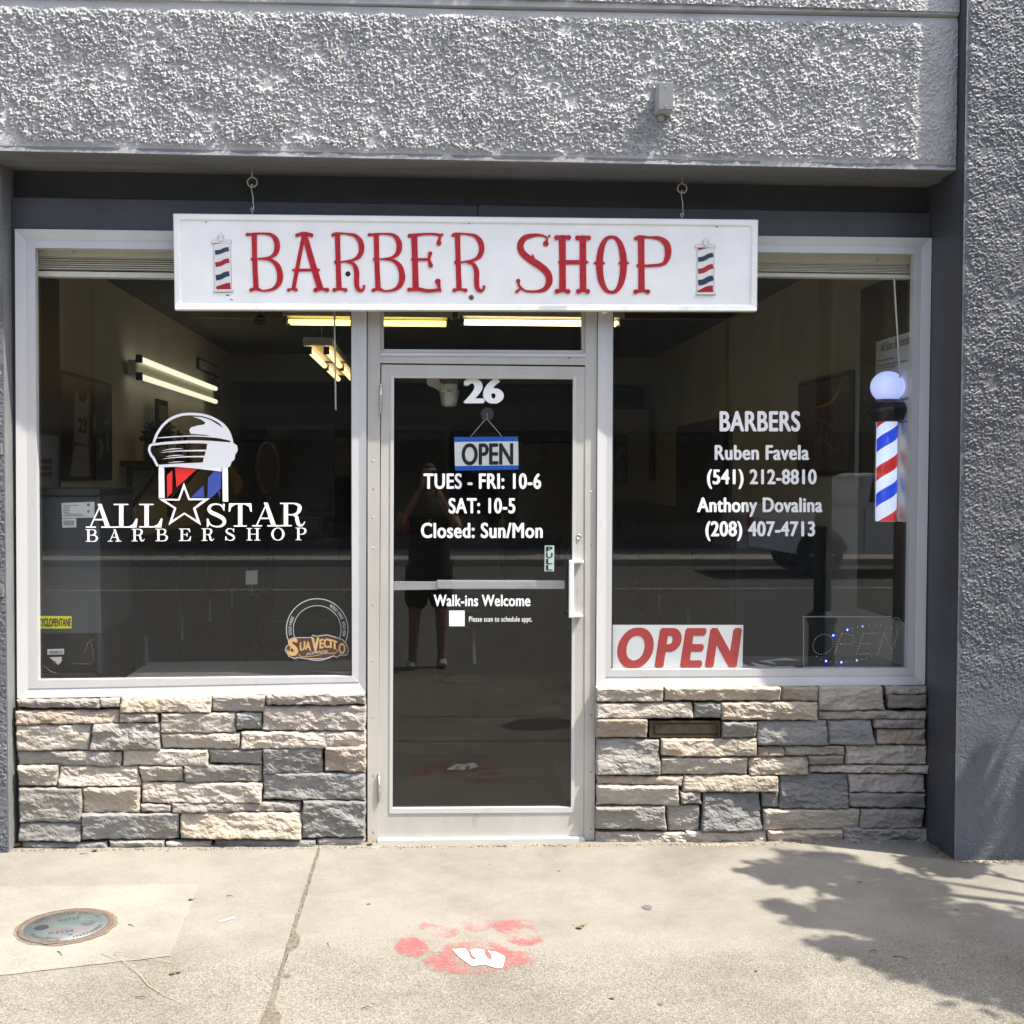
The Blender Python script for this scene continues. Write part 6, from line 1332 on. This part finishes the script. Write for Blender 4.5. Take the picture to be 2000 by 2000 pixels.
gum = M('gum_spot', [tuple(np.array(G(1264, 1772, .0022)) + np.array((.019 * math.cos(a) * (1 + .15 * math.sin(3 * a)), .026 * math.sin(a), 0))) for a in [2 * math.pi * k / 18 for k in range(18)]], [tuple(range(18))], mat('gum_grey', (.11, .105, .10), .8), None, fix=False); tag(gum, 'flat grey gum spot on the pavement below the right stone wall', 'gum spot')

for k, (px_, py_, r_, lab) in enumerate(((1680, 1722, .010, 'small dark gum spot in the tree shade near the pilaster'), (560, 1905, .012, 'dark gum spot left of the pavement joint'), (1290, 1960, .009, 'round dark gum spot near the bottom edge'), (720, 1765, .008, 'small grey gum spot above the paw print'), (1092, 1700, .007, 'tiny dark gum spot below the door'))):
    g_ = M('gum_spot', [tuple(np.array(G(px_, py_, .0022)) + np.array((r_ * math.cos(a) * (1 + .2 * math.sin(3 * a + k)), r_ * 1.1 * math.sin(a), 0))) for a in [2 * math.pi * q / 14 for q in range(14)]], [tuple(range(14))], bpy.data.materials['gum_grey'], None, fix=False); tag(g_, lab, 'gum spot')

# ================================================================== street side (seen in the glass)
def building(label, x0, x1, h, wall, y0=-20.9, depth=8, bays=3, aw=None):
    t = thing('street_building', label, 'building', ((x0 + x1) / 2, y0, 0), 'buildings across the street')
    box('wall', x0, x1, y0 - depth, y0, 0, h, wall, t); box('cornice', x0 - .05, x1 + .05, y0 - .02, y0 + .25, h - .4, h, m_bk2, t)
    w = (x1 - x0) / bays
    for k in range(bays):
        a = x0 + k * w + .4; b = x0 + (k + 1) * w - .4
        f_ = box('shop_window', a, b, y0, y0 + .05, .6, 2.5, m_dark, t); box('window_pane', a + .08, b - .08, y0 + .051, y0 + .06, .68, 2.42, m_glassd, f_)
        for q in (.25, .62):
            f_ = box('window', a + (b - a) * q - .1, a + (b - a) * q + .9, y0, y0 + .05, 4.2, 5.9, m_bk1, t); box('window_pane', a + (b - a) * q, a + (b - a) * q + .8, y0 + .051, y0 + .06, 4.3, 5.8, m_glassd, f_)
    box('sign_band', x0 + .2, x1 - .2, y0, y0 + .08, 2.62, 3.2, aw or m_bk2, t)
    M('awning', [(x0 + .3, y0 + .0, 2.62), (x1 - .3, y0, 2.62), (x1 - .3, y0 + 1.2, 2.45), (x0 + .3, y0 + 1.2, 2.45), (x0 + .3, y0, 2.55), (x1 - .3, y0, 2.55), (x1 - .3, y0 + 1.2, 2.38), (x0 + .3, y0 + 1.2, 2.38)], BF, m_board, t)
    return t
m_glassd = mat('far_window_glass', (.02, .022, .025), .08, spec=.7)
m_bk1 = mat('far_brick', (.11, .06, .045), .85, var=.2, vscale=10); m_bk2 = mat('far_stucco', (.17, .15, .12), .85, var=.1, vscale=3); m_bk3 = mat('far_paint', (.09, .10, .09), .8, var=.1)
building('brown brick building across the street', -22, -7.5, 8.5, m_bk1); building('dark stucco building across the street facing the door', -7.4, 6.5, 9.0, m_bk3); building('tan building across the street behind the pickup truck', 6.6, 24, 8.0, m_bk2, bays=4)
# street lamp post near the kerb
LPp = thing('lamp_post', 'black lamp post with a stepped base near the kerb', 'lamp post', (2.93, -3.4, gz(2.9)))
zz = gz(2.9); lathe('base', [(.14, 0), (.14, .08), (.105, .12), (.10, .55), (.12, .58), (.12, .62), (.07, .66)], (2.93, -3.4, zz), m_board, LPp, 8, smooth=False)
lathe('post', [(.066, .6), (.060, 2.2), (.05, 3.9), (.07, 3.95), (.07, 4.0)], (2.93, -3.4, zz), m_board, LPp, 16); lathe('lamp_globe', [(.08, 4.0), (.18, 4.15), (.2, 4.3), (.15, 4.5), (.0, 4.6)], (2.93, -3.4, zz), m_blind, LPp, 20)
# pickup truck by the far kerb
TK = thing('pickup_truck', 'silver pickup truck parked along the far kerb', 'pickup truck', (8.3, -15.8, -.135))
m_tb = mat('truck_paint', (.80, .80, .80), .35, metal=.1, coat=.4); m_tire = mat('tyre', (.015, .015, .016), .85); z0 = -.135; yN, yF_ = -14.85, -16.75
def extrude_xz(nm, pts, ya__, yb__, mm, par, bevel=0):
    n = len(pts); V = [(x, ya__, z0 + z) for x, z in pts] + [(x, yb__, z0 + z) for x, z in pts]
    return M(nm, V, [tuple(range(n)), tuple(range(2 * n - 1, n - 1, -1))] + [(i, (i + 1) % n, n + (i + 1) % n, n + i) for i in range(n)], mm, par, bevel=bevel)
def arch(cx_, r_, n=10): return [(cx_ + r_ * math.cos(math.pi - math.pi * k / n), .42 + r_ * math.sin(math.pi - math.pi * k / n)) for k in range(n + 1)]
prof = [(5.45, .55)] + arch(6.75, .46) + arch(10.25, .46) + [(11.15, .5), (11.2, .9), (11.0, 1.12), (9.85, 1.22), (9.1, 1.24), (7.35, 1.26), (5.45, 1.24)]
extrude_xz('body', prof, yN, yF_, m_tb, TK)
extrude_xz('cab', [(7.42, 1.25), (7.55, 1.78), (7.75, 1.84), (8.9, 1.84), (9.15, 1.76), (9.85, 1.24)], yN - .1, yF_ + .1, m_tb, TK)
for pts in ([(7.62, 1.32), (7.68, 1.74), (8.35, 1.76), (8.35, 1.32)], [(8.43, 1.32), (8.43, 1.76), (8.98, 1.74), (9.45, 1.32)]): extrude_xz('side_window', pts, yN - .095, yN - .11, m_glassd, TK)
extrude_xz('bed_rail', [(5.45, 1.22), (7.4, 1.24), (7.4, 1.29), (5.45, 1.27)], yN + .01, yN - .08, m_steel, TK)
extrude_xz('bumper', [(5.28, .5), (5.45, .5), (5.45, .72), (5.28, .72)], yN - .05, yF_ + .05, m_steel, TK); extrude_xz('tail_light', [(5.44, .85), (5.52, .85), (5.52, 1.18), (5.44, 1.18)], yN + .004, yN - .1, m_openred, TK)
for x_ in (7.5, 8.4, 9.5): extrude_xz('door_seam', [(x_, .5), (x_ + .012, .5), (x_ + .012, 1.22), (x_, 1.22)], yN + .003, yN - .01, m_gasket, TK)
extrude_xz('door_handle', [(8.2, 1.08), (8.36, 1.08), (8.36, 1.12), (8.2, 1.12)], yN + .03, yN, m_steel, TK)
for x_ in (6.75, 10.25):
    for y_ in (yN - .02, yF_ + .26):
        w_ = lathe('wheel', [(.0, -.12), (.22, -.12), (.36, -.13), (.39, -.09), (.39, .09), (.36, .12), (.24, .12)], (x_, y_ - .10, z0 + .39), m_tire, TK, 28, 'y')
        lathe('rim', [(.235, .12), (.22, .09), (.08, .10), (.07, .13), (.0, .13)], (x_, y_ - .10, z0 + .39), m_steel, w_, 20, 'y')
        for k in range(6): a = k * math.pi / 3; tube('spoke', [(x_ + .06 * math.cos(a), y_ + .015, z0 + .39 + .06 * math.sin(a)), (x_ + .225 * math.cos(a), y_ + .01, z0 + .39 + .225 * math.sin(a))], .025, m_tb, w_, 6)

# shade tree to the right of the shop
TR = thing('shade_tree', 'leafy street tree to the right of the shop casting dappled shade', 'tree', (4.75, -1.95, gz(4.7)))
zz = gz(4.7); tube('trunk', [(4.75, -1.95, zz - .1), (4.73, -1.94, 1.0), (4.66, -1.9, 2.0), (4.6, -1.86, 3.0), (4.55, -1.8, 3.9)], [.13, .10, .085, .07, .03], m_bark, TR, 12)
rs = np.random.RandomState(23)
SH_ = np.array((2.36 / 4.5, -1.0 / 4.5))
cl = []
# crown clumps given by where their shade lands on the pavement, at different heights
for gx, gy, r_ in ((1.50, -.50, .15), (1.68, -.36, .17), (1.62, -.98, .20), (1.44, -1.0, .10), (1.82, -.66, .24), (1.9, -1.1, .32), (1.66, -1.36, .18), (1.46, -1.26, .09), (1.85, -1.5, .24), (2.05, -1.75, .22), (2.2, -.40, .16), (2.3, -1.18, .25), (2.4, -1.6, .36), (2.85, -.42, .2), (2.8, -1.32, .36), (2.9, -1.7, .45), (3.3, -.5, .28), (3.25, -1.4, .5), (3.6, -1.1, .5), (2.55, -.22, .17), (2.95, -.2, .24), (1.34, -.86, .06), (1.36, -.46, .06), (3.4, -.3, .35), (2.1, -2.1, .22), (2.6, -2.2, .35)):
    h = 3.3 + rs.uniform(-.9, 1.1); cl.append((gx + SH_[0] * h, gy + SH_[1] * h, h, r_))
for x, y, h, r_ in cl:
    tube('limb', [(4.62, -1.87, 2.2 + .3 * (h - 3)), ((4.6 + x) / 2, (-1.85 + y) / 2, (2.6 + h) / 2 + .1), (x, y, h)], [.035, .022, .008], m_bark, TR, 6)
V, Fc = [], []
for x, y, h, r_ in cl:
    for k in range(int(7200 * r_ ** 1.55)):
        d_ = rs.normal(size=3); d_ /= np.linalg.norm(d_); rr = r_ * (rs.rand() ** .42) * (1 + .35 * (rs.rand() < .12)); c = np.array((x, y, h)) + d_ * rr
        u = rs.normal(size=3); u /= np.linalg.norm(u); w = np.cross(u, rs.normal(size=3)); w /= np.linalg.norm(w); s_ = rs.uniform(.025, .055)
        n = len(V); V += [c - u * s_, c + w * s_ * .5, c + u * s_, c - w * s_ * .5]; Fc.append((n, n + 1, n + 2, n + 3))
tag(M('crown', V, Fc, m_leaf, TR, fix=False), kind='stuff')

# ================================================================== the photographer, seen only as a reflection
PP = thing('person', 'person in black shirt, dark shorts and grey trainers holding up a phone', 'person', (-.04, -5.62, -.135))
m_skin = mat('skin', (.42, .24, .17), .5, spec=.4, var=.05); m_shirt = mat('black_shirt', (.012, .012, .014), .85); m_short = mat('dark_shorts', (.02, .022, .028), .8, var=.2, vscale=30); m_shoe = mat('grey_trainers', (.42, .43, .45), .6, var=.1, vscale=40); m_hair = mat('dark_hair', (.02, .015, .012), .6)
bx, by, bz = -.06, -5.62, -.135
def skin(nm, nodes, edges, mm, par, lv=2, root=0):
    me = bpy.data.meshes.new(nm); off = OFF[par]; me.from_pydata([tuple(np.array((bx + p[0], by + p[1], bz + p[2])) - off) for p in nodes], edges, []); me.materials.append(mm)
    o = bpy.data.objects.new(nm, me); COL.objects.link(o); o.parent = par; OFF[o] = off
    md = o.modifiers.new('skin', 'SKIN'); md.use_smooth_shade = True
    for i, p in enumerate(nodes): sv = me.skin_vertices[0].data[i]; sv.radius = (p[3], p[4] if len(p) > 4 else p[3]); sv.use_root = (i == root)
    sd = o.modifiers.new('sub', 'SUBSURF'); sd.levels = lv; sd.render_levels = lv
    return o
# body: facing +Y (towards the shop); arms raised to hold the phone in front of the face
nodes = [(0, 0, .98, .15, .11), (0, .0, 1.12, .14, .10), (0, 0, 1.30, .16, .11), (0, 0, 1.47, .14, .09), (0, .0, 1.56, .055), (0, .015, 1.64, .05),
 (.18, 0, 1.50, .065), (.27, .12, 1.27, .048), (.13, .27, 1.52, .034), (.085, .31, 1.64, .026),
 (-.18, 0, 1.50, .065), (-.30, .10, 1.28, .048), (-.15, .27, 1.52, .034), (-.085, .31, 1.64, .026),
 (.10, 0, .90, .095), (.11, .02, .52, .062), (.115, .0, .12, .040), (.115, .03, .06, .04),
 (-.10, 0, .90, .095), (-.13, .06, .52, .062), (-.15, .09, .12, .040), (-.15, .12, .06, .04)]
edges = [(0, 1), (1, 2), (2, 3), (3, 4), (4, 5), (3, 6), (6, 7), (7, 8), (8, 9), (3, 10), (10, 11), (11, 12), (12, 13), (0, 14), (14, 15), (15, 16), (16, 17), (0, 18), (18, 19), (19, 20), (20, 21)]
body = skin('body', nodes, edges, m_skin, PP)
skin('shirt', [(0, 0, .80, .235, .19), (0, .0, 1.08, .205, .165), (0, 0, 1.30, .20, .15), (0, 0, 1.475, .170, .115), (.185, 0, 1.505, .082), (.235, .07, 1.37, .072), (-.185, 0, 1.505, .082), (-.25, .06, 1.38, .072), (0, 0, 1.53, .075)], [(0, 1), (1, 2), (2, 3), (3, 4), (4, 5), (3, 6), (6, 7), (3, 8)], m_shirt, PP)
skin('shorts', [(0, 0, 1.10, .215, .17), (.10, 0, .86, .135), (.115, .01, .52, .115), (-.10, 0, .86, .135), (-.125, .05, .52, .115)], [(0, 1), (1, 2), (0, 3), (3, 4)], m_short, PP)
for s_, x_, y_ in ((1, .115, .03), (-1, -.15, .12)):
    sh = skin('shoe', [(x_, y_ - .06, .05, .045, .045), (x_ + .008 * s_, y_ + .05, .045, .048, .04), (x_ + .02 * s_, y_ + .15, .035, .042, .030), (x_, y_ - .03, .10, .045)], [(0, 1), (1, 2), (0, 3)], m_shoe, PP)
    M('sole', *join([lathev([(.05, 0), (.05, .02)], (0, 0, 0), 14)]), m_board, sh).scale = (1, 2.4, 1)
    bpy.data.objects[[o.name for o in COL.objects if o.parent == sh][-1]].location = (bx + x_ - OFF[PP][0], by + y_ + .045 - OFF[PP][1], bz - OFF[PP][2])
    for k in range(4): tube('lace', [(bx + x_ - .03, by + y_ + .02 + .03 * k, bz + .088 - .010 * k), (bx + x_, by + y_ + .02 + .03 * k, bz + .098 - .011 * k), (bx + x_ + .03, by + y_ + .02 + .03 * k, bz + .088 - .010 * k)], .004, m_board, sh, 6)
# head with a face
rs = np.random.RandomState(2); hc = np.array((bx, by + .035, bz + 1.765)); V, Fc = [], []; nu, nv = 32, 24
for j in range(nv + 1):
    ph = math.pi * j / nv
    for i in range(nu):
        th_ = 2 * math.pi * i / nu; x = math.sin(ph) * math.sin(th_); y = math.sin(ph) * math.cos(th_); z = math.cos(ph)
        X_, Y_, Z_ = x * .076, y * .095, z * .122
        if z < 0: X_ *= 1 - .30 * z * z; Y_ *= 1 - .12 * z * z
        if y > 0:
            g_ = lambda cx_, cz_, s__: math.exp(-((x - cx_) ** 2 + (z - cz_) ** 2) / s__ ** 2)
            Y_ += .020 * g_(0, -.16, .13) + .010 * g_(0, .05, .10) - .010 * (g_(.40, .03, .16) + g_(-.40, .03, .16)) + .008 * g_(0, -.52, .20) - .005 * g_(0, -.42, .08) + .010 * g_(0, -.85, .25)
        V.append(tuple(hc + (X_, Y_, Z_)))
for j in range(nv):
    for i in range(nu): a = j * nu + i; b = j * nu + (i + 1) % nu; Fc.append((a, b, b + nu, a + nu))
hd = M('head', V, Fc, m_skin, PP, smooth=True)
for s_ in (-1, 1):
    M('eye', *lathev([(0, .0), (.010, .002), (.012, .006), (0, .012)], tuple(hc + (s_ * .030, .078, .004)), 12, 'y'), m_white, hd, smooth=True)
    v, f = lathev([(0, 0), (.028, .004), (.024, .012), (0, .016)], (0, 0, 0), 14, 'x'); M('ear', [tuple(hc + (s_ * (.070 + p[0]), p[1] * .6 - .005, p[2] * 1.1 - .01)) for p in v], f, m_skin, hd, smooth=True)
tube('mouth', [tuple(hc + (x, .083 - abs(x) * .3, -.052)) for x in (-.024, -.01, .01, .024)], .0035, m_openred, hd, 6)
V, Fc = [], []
for j in range(12):
    ph = math.pi * .56 * j / 11
    for i in range(nu):
        th_ = 2 * math.pi * i / nu; x = math.sin(ph) * math.sin(th_); y = math.sin(ph) * math.cos(th_); z = math.cos(ph)
        if y > .25 and z < .62: k_ = 0.93
        else: k_ = 1.09
        V.append(tuple(hc + np.array((x * .076 * k_, y * .095 * k_ - .004, z * .122 * (k_ - .01)))))
for j in range(11):
    for i in range(nu): a = j * nu + i; b = j * nu + (i + 1) % nu; Fc.append((a, b, b + nu, a + nu))
M('hair', V, Fc, m_hair, hd, smooth=True)
# hands: palm plus five fingers each, curled round the phone edge
for s_ in (1, -1):
    w0 = np.array((s_ * .085, .31, 1.64)); pm_ = np.array((s_ * .062, .318, 1.70))
    nd = [(*w0, .024), (*((w0 + pm_) / 2), .028, .018), (*pm_, .034, .016)]; ed = [(0, 1), (1, 2)]
    for k in range(4):
        zf = 1.685 + .021 * k; L_ = (.030, .036, .036, .032)[k]; i0 = len(nd)
        nd += [(s_ * .068, .328, zf + .002, .010), (s_ * .070, .328 + L_ * .55, zf + .004, .009), (s_ * .060, .328 + L_, zf + .006, .008), (s_ * .046, .326 + L_ * .95, zf + .007, .007)]
        ed += [(2, i0), (i0, i0 + 1), (i0 + 1, i0 + 2), (i0 + 2, i0 + 3)]
    i0 = len(nd); nd += [(s_ * .050, .300, 1.69, .012), (s_ * .035, .292, 1.715, .010), (s_ * .020, .298, 1.735, .008)]; ed += [(1, i0), (i0, i0 + 1), (i0 + 1, i0 + 2)]
    skin('hand', nd, ed, m_skin, PP, lv=1)
PH = thing('phone', 'dark phone held up in front of the person', 'phone', (0, -5.325, 1.60))
box('phone_body', -.040, .040, -5.328, -5.320, 1.535, 1.690, m_board, PH, bevel=.002)
lathe('lens_ring', [(.006, 0), (.006, .002), (.0045, .002)], (.0, -5.3195, 1.67), m_steel, PH, 14, 'y')
